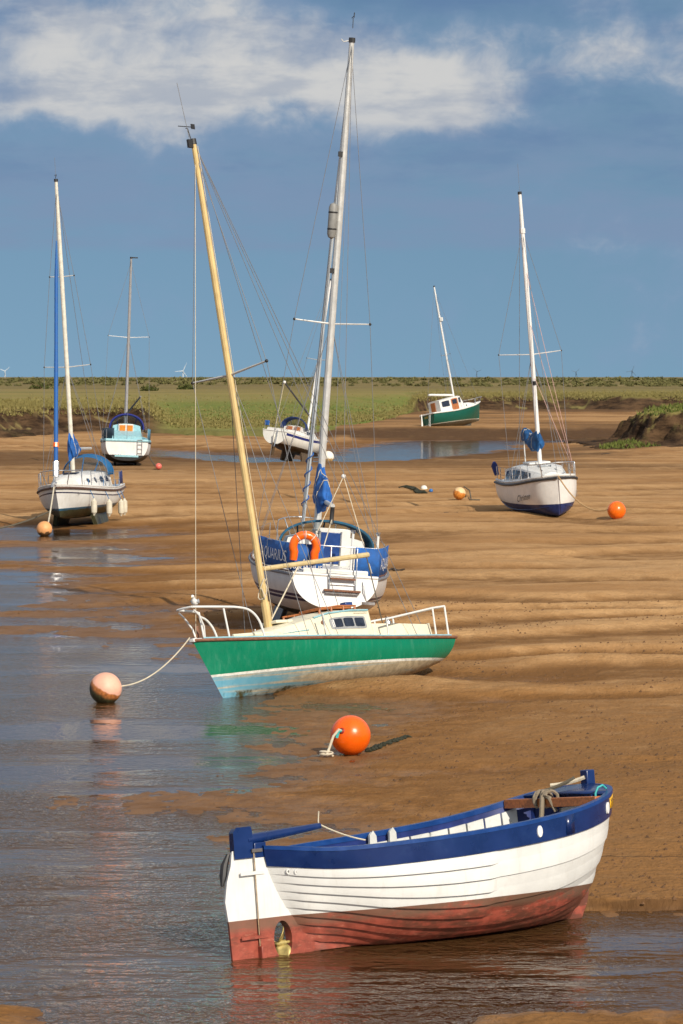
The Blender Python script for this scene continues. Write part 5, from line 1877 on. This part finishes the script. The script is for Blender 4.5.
# ---- 5. the pale blue decked yacht far left, stern on
def far_left_yacht():
    g = ground_pt(127, 466)
    root = empty('pale_blue_yacht', 'distant yacht seen from astern with pale blue deck and orange cabin doors', 'sailing yacht', (g.x - 0.35, g.y + 3.3, g.z - 0.05), 2.0, 0, 95, 'yachts aground on the flats')
    root.scale = (0.92,) * 3
    L = 7.5
    hull = Hull(L, [(0, 1.42), (0.3, 1.66), (0.5, 1.66), (0.7, 1.4), (0.88, 0.8), (1, 0.03)], [(0, 1.72), (0.4, 1.64), (1, 1.95)], [(0, 0.42), (0.3, 0.2), (0.7, 0.2), (1, 0.5)],
                [(0, 2.6), (0.5, 2.8), (1, 1.4)], rake_b=0.6, rake_s=-0.05)
    lb = mat('pale_blue_deck', (0.30, 0.55, 0.62), 0.45, dirt=(0.25, 0.35, 0.36), dirt_amt=0.4)
    hm = hull_mat('far_left_topsides', (0.78, 0.77, 0.75), bands=[(0.80, (0.022, 0.020, 0.018), 0.06)], grime_amt=0.15)
    hull.build(root, hm, lb)
    hull.rail(root, 'rubbing_strake', M_DARK, 0.03, -0.06, 0.02)
    hull.rail(root, 'toe_rail', lb, 0.10, 0.06, -0.06)
    hull.stern_rail(root, lb, 0.10, 0.06)
    keel_fin(root, 'bilge_keel', hm, -1.0, 1.0, 0.7, 0.0, 0.5, 0.14); keel_fin(root, 'bilge_keel', hm, -1.0, 1.0, -0.7, 0.0, 0.5, 0.14)
    MB().box((-3.80, 0.0, 0.72), (0.12, 1.6, 0.14)).build('stern_step', lb, root, bevel=0.03)
    Trunk([(-3.6, 1.05, 0.95, 1.7, 2.05), (-2.0, 1.1, 0.95, 1.7, 2.35), (-1.62, 1.12, 0.95, 1.68, 2.40)], 0.0).build(root, lb, 'cockpit_coaming')
    cab = Trunk([(-1.6, 1.12, 0.9, 1.68, 2.72), (0.2, 1.1, 0.85, 1.7, 2.66), (1.6, 0.8, 0.5, 1.8, 2.2)], 0.14)
    cab.build(root, lb)
    cw = MB().box((-1.66, 0.05, 2.52), (0.08, 1.02, 0.66)).build('companionway', M_GEL, root, bevel=0.02)
    od = mat('orange_door', (0.62, 0.20, 0.015), 0.45)
    for y in (0.28, -0.22):
        MB().box((-1.72, y, 2.54), (0.05, 0.40, 0.46)).build('door_leaf', od, cw, bevel=0.01)
    sprayhood(root, 2.50, 1.16, 1.02, -1.75, -1.15, -0.6, mat('deep_blue_canvas', (0.012, 0.02, 0.20), 0.7), 0.05)
    for s, m_ in ((1, mat('slate_dodger', (0.03, 0.06, 0.09), 0.7)), (-1, mat('mid_blue_dodger', (0.08, 0.24, 0.36), 0.7))):
        a, b = hull.sheer(0.02, s, 0.05), hull.sheer(0.28, s, 0.02)
        if s == 1:
            a = hull.sheer(0.01, s, 0.55)
        MB().grid([[a.lerp(b, k / 4) + Vector((0, 0, z)) for z in (0.12, 0.5, 0.88)] for k in range(5)]).build('dodger', m_, root, solid=0.02)
    ld = MB().tube([(-3.87, -0.72, 1.83), (-3.87, -1.02, 1.83)], 0.022, 6).build('boarding_ladder', M_STEEL, root)
    for y in (-0.72, -1.02):
        MB().tube([(-3.86, y, 1.85), (-3.86, y, 0.85)], 0.022, 6).build('ladder_rail', M_STEEL, ld)
    for z in (0.95, 1.25, 1.55):
        MB().tube([(-3.87, -0.72, z), (-3.87, -1.02, z)], 0.022, 6).build('rung', M_STEEL, ld)
    guard(root, hull, (0.02, 0.25, 0.5, 0.75), h=0.75, r=0.018, lr=0.01)
    foot = Vector((0.6, 0, 2.70)); top = Vector((0.8, 0, 14.2))
    rig(root, hull, foot, top, mat('grey_mast', (0.30, 0.30, 0.31), 0.5), r=0.095, spreaders=((0.525, 1.40),), chain_t=0.52, wire_r=0.011, sp_mat=M_WHITE)
    MB().box(top + Vector((0, -0.25, 0.0)), (0.06, 0.42, 0.08)).build('masthead_arm', M_DARK, root)
    MB().tube([(0.45, 0, 3.5), (-2.9, -0.85, 4.75)], 0.06, 7).build('boom', mat('dark_spar', (0.10, 0.10, 0.10), 0.5), root)
    tk = hull.sheer(0.98, 1, 9, 0.3)
    MB().tube([tk.lerp(foot.lerp(top, 0.95), k / 8) for k in range(9)], [0.07] * 8 + [0.03], 7).build('furled_genoa', mat('pale_sail', (0.45, 0.45, 0.44), 0.8), root)
    return root, hull


fl_root, fl_hull = far_left_yacht()


# ---- 6. the tilted white yacht in the middle distance
def tilted_yacht():
    g = ground_pt(297, 463)
    root = empty('tilted_yacht', 'small white yacht with a blue stripe, tilted bow down behind the tall silver mast', 'sailing yacht', (g.x, g.y + 1.0, g.z + TY['z']), TY['heel'], TY['pitch'], TY['yaw'], 'yachts aground on the flats')
    root.scale = (1.13,) * 3
    L = 6.6
    hull = Hull(L, [(0, 0.85), (0.25, 1.1), (0.5, 1.16), (0.72, 0.98), (0.88, 0.56), (1, 0.03)], [(0, 1.45), (0.4, 1.42), (1, 1.72)], [(0, 0.62), (0.25, 0.42), (0.7, 0.40), (1, 0.62)],
                [(0, 2.1), (0.5, 2.4), (1, 1.4)], rake_b=0.8, rake_s=0.0)
    hm = hull_mat('tilted_topsides', (0.80, 0.78, 0.72), bands=[(0.72, (0.10, 0.065, 0.035), 0.05)], stripes=[(0.06, 0.22, (0.02, 0.03, 0.16))], grime_amt=0.2)
    tm = hull_mat('tilted_transom', (0.80, 0.79, 0.74), bands=[(0.66, (0.10, 0.065, 0.035), 0.0)], grime_amt=0.15)
    hull.build(root, hm, M_GEL, tm)
    hull.rail(root, 'toe_rail', M_GEL, 0.03, 0.02, -0.01)
    hull.stern_rail(root, M_GEL, 0.035)
    for s in (1, -1):
        keel_fin(root, 'bilge_keel', hm, -0.9, 0.7, s * 0.62, -0.1, 0.55, 0.12, 0.2 * s)
    keel_fin(root, 'rudder', hm, -3.45, -2.95, 0, -0.05, 1.2, 0.07)
    MB().tube([(-3.34, -0.2, 1.5), (-3.40, -0.2, 0.9), (-3.5, -0.2, 0.45)], [0.03, 0.05, 0.03], 6).build('outboard_leg', M_STEEL, root)
    cab = Trunk([(-1.0, 0.86, 0.7, 1.42, 1.98), (0.3, 0.84, 0.66, 1.44, 1.96), (1.5, 0.5, 0.3, 1.5, 1.62)], 0.10)
    cab.build(root, M_GEL)
    Trunk([(-3.2, 0.68, 0.6, 1.42, 1.62), (-1.02, 0.86, 0.74, 1.42, 1.80)], 0.0).build(root, M_GEL, 'cockpit_coaming')
    for y in (0.30, -0.26):
        MB().box((-1.06, y, 1.80), (0.06, 0.40, 0.46)).build('door_leaf', M_WOOD, root, bevel=0.01)
    for s in (1, -1):
        cab.panel(root, 'window', M_DGLASS, -0.7, 0.7, 0.35, 0.75, s)
    sprayhood(root, 1.88, 0.90, 0.72, -1.15, -0.7, -0.2, mat('deep_blue_canvas2', (0.010, 0.03, 0.12), 0.7), 0.035)

    def fn(u, v):
        p0, p1 = hull.sheer(0.30, -1), hull.sheer(0.62, -1)
        return p0.lerp(p1, 0.5 + u / (p1 - p0).length) + Vector((0, -0.035, v - 0.15))
    text_on('lettering', 'INGLISH', 0.24, fn, M_WHITE, root, sx=1.15)
    for t in (0.0, 0.1, 0.3, 0.5, 0.7):
        pass
    guard(root, hull, (0.01, 0.12, 0.34, 0.56, 0.76), h=0.5, r=0.014, lr=0.007)
    MB().box(hull.sheer(0.02, 1, 0.15, 0.45), (0.12, 0.30, 0.30)).build('danbuoy_bag', M_BLUECAN, root, bevel=0.03)
    foot = Vector((0.7, 0, 1.98)); top = Vector(TY['top'])
    rig(root, hull, foot, top, M_MASTW, r=0.075, spreaders=((0.47, 0.80),), chain_t=0.54, wire_r=0.010)
    b0 = Vector((0.6, 0, 3.0)); b1 = Vector((-2.55, 0.3, 4.55))
    MB().tube([b0, b1], 0.055, 7).build('boom', mat('dark_spar2', (0.07, 0.07, 0.075), 0.5), root)
    MB().ball(b1, 0.10, 10, 8).build('boom_end', M_WHITE, root)
    wire(root, 'mainsheet', b1, (-3.0, 0.2, 1.5), 0.012, M_ROPEL)
    return root, hull


TY = dict(heel=5.0, pitch=9.0, yaw=62.0, z=0.10, top=(0.75, 0, 11.6))
ty_root, ty_hull = tilted_yacht()


# ---- 7. the green motor-sailer on the far bank
def motor_sailer():
    g = ground_pt(457, 426)
    root = empty('motor_sailer', 'distant dark green boat with white wheelhouse on the far sandbank', 'boat', (g.x, g.y + 1.0, g.z - 0.12), MS['heel'], MS['pitch'], MS['yaw'])
    root.scale = (MS['s'],) * 3
    L = 6.4
    hull = Hull(L, [(0, 0.95), (0.3, 1.15), (0.55, 1.15), (0.75, 0.95), (0.9, 0.5), (1, 0.03)], [(0, 1.42), (0.4, 1.42), (0.75, 1.66), (1, 1.98)], [(0, 0.35), (0.3, 0.10), (0.7, 0.10), (1, 0.30)],
                [(0, 2.2), (0.5, 2.4), (1, 1.4)], rake_b=0.45, rake_s=0.0)
    gm = hull_mat('dark_green_topsides', (0.004, 0.085, 0.058), bands=[(0.52, (0.42, 0.40, 0.34), 0.0), (0.46, (0.075, 0.065, 0.045), 0.06)], grime=(0.02, 0.10, 0.07), grime_amt=0.2)
    hull.build(root, gm, M_GEL)
    hull.rail(root, 'rubbing_strake', M_WHITE, 0.06, 0.0, 0.01)
    hull.stern_rail(root, M_WHITE, 0.06)
    keel_fin(root, 'keel', gm, -2.6, 1.8, 0, -0.05, 0.3, 0.14)
    # wheelhouse: aft shelter, open side door, raked windscreen, then the coachroof
    house = Trunk([(-2.2, 0.82, 0.72, 1.42, 2.42), (-0.35, 0.86, 0.74, 1.42, 2.62), (0.30, 0.84, 0.72, 1.45, 2.66), (0.72, 0.82, 0.62, 1.48, 1.98)], 0.08)
    house.build(root, M_GEL, 'wheelhouse')
    roof = Trunk([(0.6, 0.78, 0.62, 1.48, 1.95), (1.5, 0.58, 0.42, 1.6, 2.0), (2.3, 0.3, 0.2, 1.76, 1.9)], 0.06)
    roof.build(root, M_GEL, 'coachroof')
    for s in (1, -1):
        house.panel(root, 'window', M_DGLASS, -1.95, -1.05, 0.40, 0.88, s, 0.01)
        house.panel(root, 'door', M_WOOD, -0.85, -0.05, 0.06, 0.92, s, 0.01, rnd=0.2)
        house.panel(root, 'door_pane', M_DGLASS, -0.72, -0.18, 0.50, 0.84, s, 0.02)
        house.panel(root, 'window', M_DGLASS, 0.06, 0.30, 0.52, 0.90, s, 0.01)
        roof.panel(root, 'porthole', M_DGLASS, 0.95, 1.12, 0.35, 0.7, s, 0.01, rnd=0.9)
    ws = []
    for y in (-0.62, -0.05, 0.05, 0.62):
        ws.append([Vector((0.34, y, 2.60)), Vector((0.66, y * 0.95, 2.10))])
    for a, b in ((0, 1), (2, 3)):
        MB().grid([[p + Vector((0.03, 0, 0.02)) for p in ws[a]], [p + Vector((0.03, 0, 0.02)) for p in ws[b]]]).build('windscreen', M_DGLASS, root, solid=0.02)
    MB().box((-2.24, 0.1, 1.9), (0.04, 0.6, 0.90)).build('aft_door', M_WOOD, root, bevel=0.02)
    pulpit(root, hull, 0.80, h=0.55, r=0.02)
    for y, z in ((-0.35, 0.1), (-0.5, 0.15)):
        MB().tube([(-3.24, y, 1.35), (-3.40, y, 0.7), (-3.5, y, z)], 0.016, 6).build('stern_ladder_rail', M_WHITE, root)
    ob = MB().tube([(-3.35, 0.55, 1.5), (-3.42, 0.55, 0.9), (-3.55, 0.55, 0.15)], [0.05, 0.06, 0.10], 7).build('rudder_blade', M_WHITE, root)
    text_on('lettering', 'ELSE', 0.24, lambda u, v: Vector((-3.23, -u + 0.1, 1.15 + v)), mat('yellow_letters', (0.7, 0.42, 0.02), 0.5), root)
    foot = Vector((0.25, 0, 2.66)); top = Vector(MS['top'])
    rig(root, hull, foot, top, M_MASTW, r=0.085, spreaders=((0.38, 0.6),), chain_t=0.55, wire_r=0.010)
    MB().lathe([(0, -0.2), (0.16, -0.16), (0.16, 0.16), (0, 0.2)], foot.lerp(top, 0.70) + Vector((0.05, -0.1, 0)), 10).build('radar_reflector', M_WHITE, root)
    MB().tube([(0.1, 0, 2.85), (-2.75, -0.15, 3.10)], 0.095, 8).build('boom', M_MASTW, root)
    return root, hull


MS = dict(heel=-9.0, pitch=-5.0, yaw=40.0, s=1.15, top=(0.15, 0, 12.6))
ms_root, ms_hull = motor_sailer()
# ------------------------------------------------------------------ buoys and ropes
def buoy_mat(name, top, bottom=None, level=0.0, ragged=0.2, axis=(0, 0, 1), weed=None):
    m, n, p = principled(name)
    o = n.obj()
    f = n.noise(o, 5, 6, 0.65)
    c = n.mix(n.ramp(f, 0.3, 0.7), tuple(v * 0.9 for v in top), tuple(min(1, v * 1.07) for v in top))
    if bottom:
        d = n.node('ShaderNodeVectorMath', operation='DOT_PRODUCT')
        n.put(d.inputs[0], o); d.inputs[1].default_value = axis
        h = n.math('ADD', d.outputs['Value'], n.math('MULTIPLY', n.math('SUBTRACT', f, 0.5), ragged))
        c = n.mix(n.ramp(h, level + 0.015, level - 0.015), c, n.mix(n.ramp(n.noise(o, 14, 6, 0.7), 0.35, 0.65), tuple(v * 0.6 for v in bottom), tuple(v * 1.25 for v in bottom)))
        if weed:
            c = n.mix(n.ramp(h, level - 0.04, level - 0.13, 0, 0.97), c, n.mix(n.ramp(n.noise(o, 18, 6, 0.7), 0.4, 0.6), weed, tuple(v * 2.6 for v in weed)))
    sc = n.noise(n.scale(o, (1, 1, 2.2)), 9, 7, 0.72)
    c = n.mix(n.ramp(sc, 0.60, 0.70, 0, 0.45), c, tuple(v * 0.45 for v in top))
    c = n.mix(n.ramp(sc, 0.36, 0.26, 0, 0.30), c, tuple(min(1, v * 0.8 + 0.18) for v in top))
    n.put(p.inputs['Base Color'], c)
    n.put(p.inputs['Normal'], n.bump(sc, 0.12, 0.02))
    n.put(p.inputs['Roughness'], n.ramp(f, 0.3, 0.7, 0.22, 0.34) if not bottom else 0.55)
    return m


def buoy(px, py_bottom, rpx, label, m_, z=None, sink=0.04, sq=1.0, eye=None, group='mooring buoys'):
    g = ground_pt(px, py_bottom) if z is None else unproj(px, py_bottom, z)
    r = rpx * (g - Vector((0, 0, CAMH))).length / FPX
    o = empty('mooring_buoy', label, 'buoy', (g.x, g.y + r * 0.55, g.z - sink * r), group=group)
    b = MB().ball((0, 0, 0), r, 36, 22, (1, 1, sq)).build('float', m_, o, smooth=60)
    b.location = (0, 0, r)
    if eye:
        e = Vector(eye).normalized()
        q = Vector((0, 0, r)) + e * r
        M = e.to_track_quat('Z', 'Y').to_matrix()
        MB().lathe([(0.0, 0.02 * r), (r * 0.13, 0.02 * r), (r * 0.19, -0.05 * r), (r * 0.10, 0.06 * r), (r * 0.13, 0.02 * r)], q, 14, M).build('eye', mat('buoy_eye', (0.30, 0.02, 0.01), 0.5), o)
    return o, r, g


big_o, br, bg_ = buoy(350.5, 755.5, 20.2, 'bright orange mooring buoy on the sand between the green yacht and the open boat', buoy_mat('buoy_orange', (0.92, 0.125, 0.003)), eye=(-0.45, -0.85, 0.32), sink=0.06)
c = big_o.location + Vector((0, 0, br))
e = Vector((-0.45, -0.85, 0.32)).normalized() * br
pz = big_o.location.z
rope = MB().tube([c + e, c + e * 1.14 + Vector((-0.02, 0, 0.01)), c + e * 1.2 + Vector((-0.10, 0, -0.10)), c + e * 1.2 + Vector((-0.17, -0.02, -0.30)), Vector((c.x - 0.36, c.y - 0.42, pz + 0.10)), Vector((c.x - 0.38, c.y - 0.45, pz + 0.05))], 0.021, 7)
ro = rope.build('strop', M_ROPEL, None)
ro.name = 'rope_strop'
tag(ro, 'short pale rope hanging from the big orange buoy to the sand', 'rope')
MB().tube([Vector((c.x - 0.38, c.y - 0.47, pz + 0.05)) + Vector((0.10 * math.cos(k * 0.55), 0.12 * math.sin(k * 0.55), 0.012 * k * 0.3)) for k in range(22)], 0.017, 6).build('rope_eye', M_ROPEL, ro)
MB().tube([c + e * 1.04, c + e * 1.12 + Vector((-0.03, 0, -0.02)), c + e * 1.12 + Vector((-0.06, 0, -0.12))], 0.025, 6).build('whipping', M_TEAL_ROPE, ro)
# weedy chain trailing behind it
a0, a1 = ground_pt(369, 752), ground_pt(407, 738)
rr = random.Random(9)
ch = MB()
for k in range(44):
    p = a0.lerp(a1, k / 43) + Vector((rr.uniform(-0.03, 0.03), rr.uniform(-0.10, 0.10), 0))
    p.z = gz(p.x, p.y) + 0.02
    w = 0.05 if k > 15 else 0.09
    ch.tube([p + Vector((-0.05, rr.uniform(-0.03, 0.03), 0)), p + Vector((0, 0, 0.015)), p + Vector((0.05, rr.uniform(-0.03, 0.03), 0))], [0.012, w * 0.45, 0.012], 6)
tag(ch.build('weedy_chain', mat('dark_weed', (0.020, 0.022, 0.010), 0.8, vary=0.4, nscale=20), None), 'dark weed-covered mooring chain on the sand right of the big orange buoy', 'chain')

pk, pr_, pg = buoy(105, 703, 16.2, 'pink mooring buoy with brown weedy underside floating beside the green yacht', buoy_mat('buoy_pink', (0.80, 0.42, 0.30), (0.42, 0.14, 0.035), 0.05, 0.14, (0.45, -0.3, 0.84), weed=(0.018, 0.020, 0.008)), z=0.0, sink=0.16)
tag(MB().tube(sag(world_of(gy_root, gy_hull.sheer(1.0, 1, 9, 0.05) + Vector((0.05, 0, 0))), pk.location + Vector((pr_ * 0.95, 0, pr_ * 1.15)), 0.20, 24), 0.013, 6).build('mooring_rope', M_ROPEL, None),
    'pale mooring rope from the green yacht bow to the pink buoy', 'rope')

buoy(617, 519, 9.2, 'orange mooring buoy on the sand at right beside the navy bottomed yacht', buoy_mat('buoy_orange_far', (0.88, 0.15, 0.006)), sink=0.08)
g2 = ground_pt(617, 519)
ob = [o for o in bpy.data.objects if o.name.startswith('mooring_buoy')][-1]
tag(MB().tube(sag(world_of(ry_root, ry_hull.sheer(1.0, 1, 9, 0.02)), ob.location + Vector((-0.25, -0.1, 0.45)), 0.55, 20), 0.028, 6).build('mooring_rope', mat('rope_tan', (0.42, 0.27, 0.13), 0.9), None),
    'tan mooring rope from the navy bottomed yacht to the right orange buoy', 'rope')
buoy(459.5, 499.5, 6.3, 'faded yellow mooring buoy on the sand left of the navy bottomed yacht', buoy_mat('buoy_yellow', (0.72, 0.50, 0.26), (0.62, 0.22, 0.03), 0.12, 0.22, (0.35, -0.2, 0.9)), sink=0.05)
q0, q1 = ground_pt(464, 494), ground_pt(480, 501)
tag(MB().tube([(q0.x, q0.y, q0.z + 0.35), (q0.x + 0.25, q0.y - 0.3, q0.z + 0.18), (q1.x - 0.4, q1.y, q1.z + 0.06), (q1.x, q1.y, q1.z + 0.05)], 0.03, 6).build('rope_tail', M_ROPED, None), 'dark rope tail beside the faded yellow buoy', 'rope')
buoy(424, 492, 3.4, 'small white buoy on the sand left of the yellow buoy', buoy_mat('buoy_white', (0.78, 0.76, 0.68)), sink=0.03)
buoy(431, 492.6, 2.0, 'tiny blue float lying beside the small white buoy', buoy_mat('buoy_blue', (0.02, 0.14, 0.42)), sink=0.03)
q0, q1 = ground_pt(402, 489), ground_pt(424, 491.5)
mb = MB()
for k in range(30):
    p = q0.lerp(q1, k / 29)
    p.z = gz(p.x, p.y) + 0.04
    mb.tube([p + Vector((-0.16, rr.uniform(-.2, .2), 0)), p + Vector((0.0, 0, 0.05)), p + Vector((0.16, rr.uniform(-.2, .2), 0))], [0.03, 0.02 + 0.09 * k / 29, 0.03], 6)
tag(mb.build('weed_trail', MATS['dark_weed'], None), 'strand of dark weed on the sand left of the small white buoy', 'seaweed')
tb, tr_, tg = buoy(328, 462.5, 6.0, 'white mooring buoy at the bow of the tilted yacht', buoy_mat('buoy_white_big', (0.78, 0.74, 0.66), (0.55, 0.36, 0.16), -0.12, 0.2), sink=0.08)
buoy(158.5, 469.5, 3.2, 'small pink buoy on the sand right of the pale blue yacht', buoy_mat('buoy_red', (0.80, 0.16, 0.12)), sink=0.03)
pbz = ground_pt(158.5, 469.5)
q = world_of(fl_root, fl_hull.sheer(0.15, -1, 0, -0.9))
tag(MB().tube(sag((q.x, q.y, q.z), (pbz.x, pbz.y + 0.2, pbz.z + 0.12), 0.15, 10), 0.035, 5).build('mooring_rope', M_ROPED, None), 'dark rope from the pale blue yacht to the small pink buoy', 'rope')
lb_, lr_, lg = buoy(44, 536, 7.8, 'orange brown mooring buoy under the bow of the left yacht', buoy_mat('buoy_rusty', (0.72, 0.34, 0.13), (0.10, 0.05, 0.02), -0.14, 0.35), z=0.0, sink=0.12)
nose = world_of(ly_root, ly_hull.sheer(1.0, 1, 9, 0.05) + Vector((0.1, 0, 0)))
tag(MB().tube(sag(nose, lb_.location + Vector((0.15, 0, lr_ * 1.85)), 0.08, 12), 0.030, 6).build('mooring_rope', M_ROPEL, None), 'pale rope from the left yacht bow down to its orange brown buoy', 'rope')
far_a = unproj(-60, 530, 0.1)
tag(MB().tube(sag(world_of(ly_root, ly_hull.pt(0.93, 0.45, -1)), far_a, 0.35, 16), 0.035, 6).build('mooring_warp', M_ROPED, None), 'dark slack warp running left from the left yacht out of the picture', 'rope')
# second warp: thin pale line crossing the flats behind the green yacht
la, lb2 = world_of(gy_root, gy_hull.sheer(0.03, 1, 0.05, 0.5)), None

# ---- bits of drift on the flats
for px, py, ln, rot, ttl in ((450, 514, 1.1, 0.9, 'short dark stick lying below the yellow buoy'), 
                             (612, 454.5, 1.6, 0.2, 'small dark clod at the foot of the islet'), (397, 571, 0.5, 0.3, 'small dark stick right of the blue dodgers')):
    g = ground_pt(px, py)
    d = Vector((math.cos(rot), math.sin(rot), 0))
    pts = [g + d * (ln * (k / 6 - 0.5)) + Vector((0, 0.05 * math.sin(k * 1.9), 0.03 + 0.03 * math.sin(k * 1.3))) for k in range(7)]
    tag(MB().tube(pts, [0.02, 0.04, 0.055, 0.05, 0.045, 0.03, 0.015], 6).build('driftwood', mat('wet_timber', (0.045, 0.03, 0.02), 0.8), None), ttl, 'driftwood')


# ---- worm casts and crumbs of shell on the near sand
def worm_casts():
    rng = np.random.default_rng(12)
    N = 9000
    Y = 30 + 60 * rng.random(N) ** 1.3
    X = rng.uniform(-0.112, 0.112, N) * Y
    h, _, s1 = ground_height(X, Y)
    keep = (h > 0.03) & (fbm(X / 3.0, Y / 3.0, 131, 3) > 0.44)
    X, Y, h = X[keep], Y[keep], h[keep]
    M = len(X)
    r = rng.uniform(0.010, 0.034, M)
    co = np.zeros((M, 5, 3, 3), np.float32)
    ang = rng.uniform(0, 6.28, M)
    top = np.stack([X + rng.normal(0, 0.3, M) * r, Y + rng.normal(0, 0.3, M) * r, h + r * rng.uniform(0.6, 1.3, M)], -1)
    ring = [np.stack([X + np.cos(ang + k * 1.2566) * r * 1.2, Y + np.sin(ang + k * 1.2566) * r * 1.2, h - 0.006], -1) for k in range(5)]
    for k in range(5):
        co[:, k, 0], co[:, k, 1], co[:, k, 2] = ring[k], ring[(k + 1) % 5], top
    tri_object('worm_casts', co.reshape(-1, 3), mat('cast_sand', (0.125, 0.062, 0.025), 0.9, vary=0.45, nscale=1.5), 'tiny worm casts and crumbs scattered over the near sand', 'worm casts')


worm_casts()


# ---- the gull perched on the green yacht's pulpit
def gull():
    base = world_of(gy_root, gy_hull.sheer(1.0, 1, 9) + Vector((-0.10, 0.07, 0.59)))
    root = empty('gull', 'white gull perched on the pulpit of the green yacht', 'bird', base, yaw=255)
    root.scale = (0.8,) * 3
    spine = [(0.235, 0, 0.262), (0.205, 0, 0.265), (0.18, 0, 0.275), (0.155, 0, 0.285), (0.125, 0, 0.28), (0.10, 0, 0.255), (0.08, 0, 0.215), (0.05, 0, 0.175), (0.0, 0, 0.145), (-0.06, 0, 0.13), (-0.12, 0, 0.125), (-0.18, 0, 0.12), (-0.24, 0, 0.115)]
    rad = [0.004, 0.010, 0.024, 0.036, 0.040, 0.037, 0.045, 0.066, 0.082, 0.078, 0.058, 0.034, 0.012]
    MB().tube(spine, rad, 12).build('body', mat('gull_white', (0.80, 0.80, 0.78), 0.7), root, smooth=60)
    for s in (1, -1):
        rows = []
        for i in range(8):
            f = i / 7
            x = 0.05 - 0.33 * f
            h = 0.062 * math.sin(math.pi * min(1, 0.25 + 0.75 * (1 - f))) + 0.006
            cy, cz = s * (0.080 - 0.055 * f * f), 0.155 - 0.02 * f
            rows.append([Vector((x, cy - s * 0.012, cz + h)), Vector((x, cy + s * 0.010, cz + h * 0.4)), Vector((x, cy + s * 0.010, cz - h * 0.4)), Vector((x, cy - s * 0.012, cz - h * 0.8))])
        MB().grid(rows).build('wing', mat('gull_grey', (0.36, 0.38, 0.41), 0.7), root, solid=0.012)
        MB().tube([(0.0, s * 0.03, 0.08), (0.005, s * 0.03, 0.03), (0.01, s * 0.03, 0.0)], 0.006, 5).build('leg', mat('gull_leg', (0.5, 0.3, 0.2), 0.6), root)
    MB().tube([(0.225, 0, 0.263), (0.26, 0, 0.258), (0.275, 0, 0.248)], [0.010, 0.008, 0.002], 6).build('beak', mat('gull_beak', (0.65, 0.42, 0.05), 0.5), root)


gull()


# ---- wind turbines far out at sea, sunk behind the skyline
def turbine(px, hub_y, r_px, spin, label, D=16000.0, tone=(0.62, 0.68, 0.74), group='wind turbines on the horizon'):
    m = D / FPX
    hub = at_depth(px, hub_y, D)
    root = empty('wind_turbine', label, 'wind turbine', (hub.x, D, 0), group=group)
    tm = mat('turbine_%d' % int(tone[0] * 100), tone, 0.6, vary=0.02)
    MB().tube([(0, 0, 0), (0, 0, hub.z)], [2.6, 1.7], 10).build('tower', tm, root)
    MB().box((0, -1, hub.z + 0.5), (4, 9, 4)).build('nacelle', tm, root, bevel=0.5)
    MB().ball((0, -6.0, hub.z), 2.2, 10, 8).build('hub', tm, root)
    for k in range(3):
        a = R(spin + 120 * k)
        d = Vector((math.sin(a), 0, math.cos(a)))
        n = Vector((math.cos(a), 0, -math.sin(a)))
        L = r_px * m
        rows = []
        for i in range(6):
            f = i / 5
            w = (2.6 * (1 - f) ** 0.7 + 0.5)
            c = Vector((0, -6.2, hub.z)) + d * (L * f)
            rows.append([c - n * w * 0.35 + Vector((0, -0.4, 0)), c + n * w * 0.65 + Vector((0, 0.4, 0))])
        MB().grid(rows).build('blade', tm, root, solid=0.8)


turbine(5, 371, 6, 50, 'faint wind turbine at the far left of the skyline')
turbine(183, 371, 9, 25, 'pale wind turbine on the skyline left of the tan mast')
turbine(632, 371, 6, 20, 'faint wind turbine on the skyline at the far right', tone=(0.10, 0.16, 0.24))
turbine(576, 372, 5, 45, 'very faint wind turbine right of the white right hand mast', D=19000, tone=(0.10, 0.16, 0.24))
turbine(477, 371.5, 5, 70, 'very faint wind turbine between the green boat mast and the right hand mast', D=19000, tone=(0.10, 0.16, 0.24))
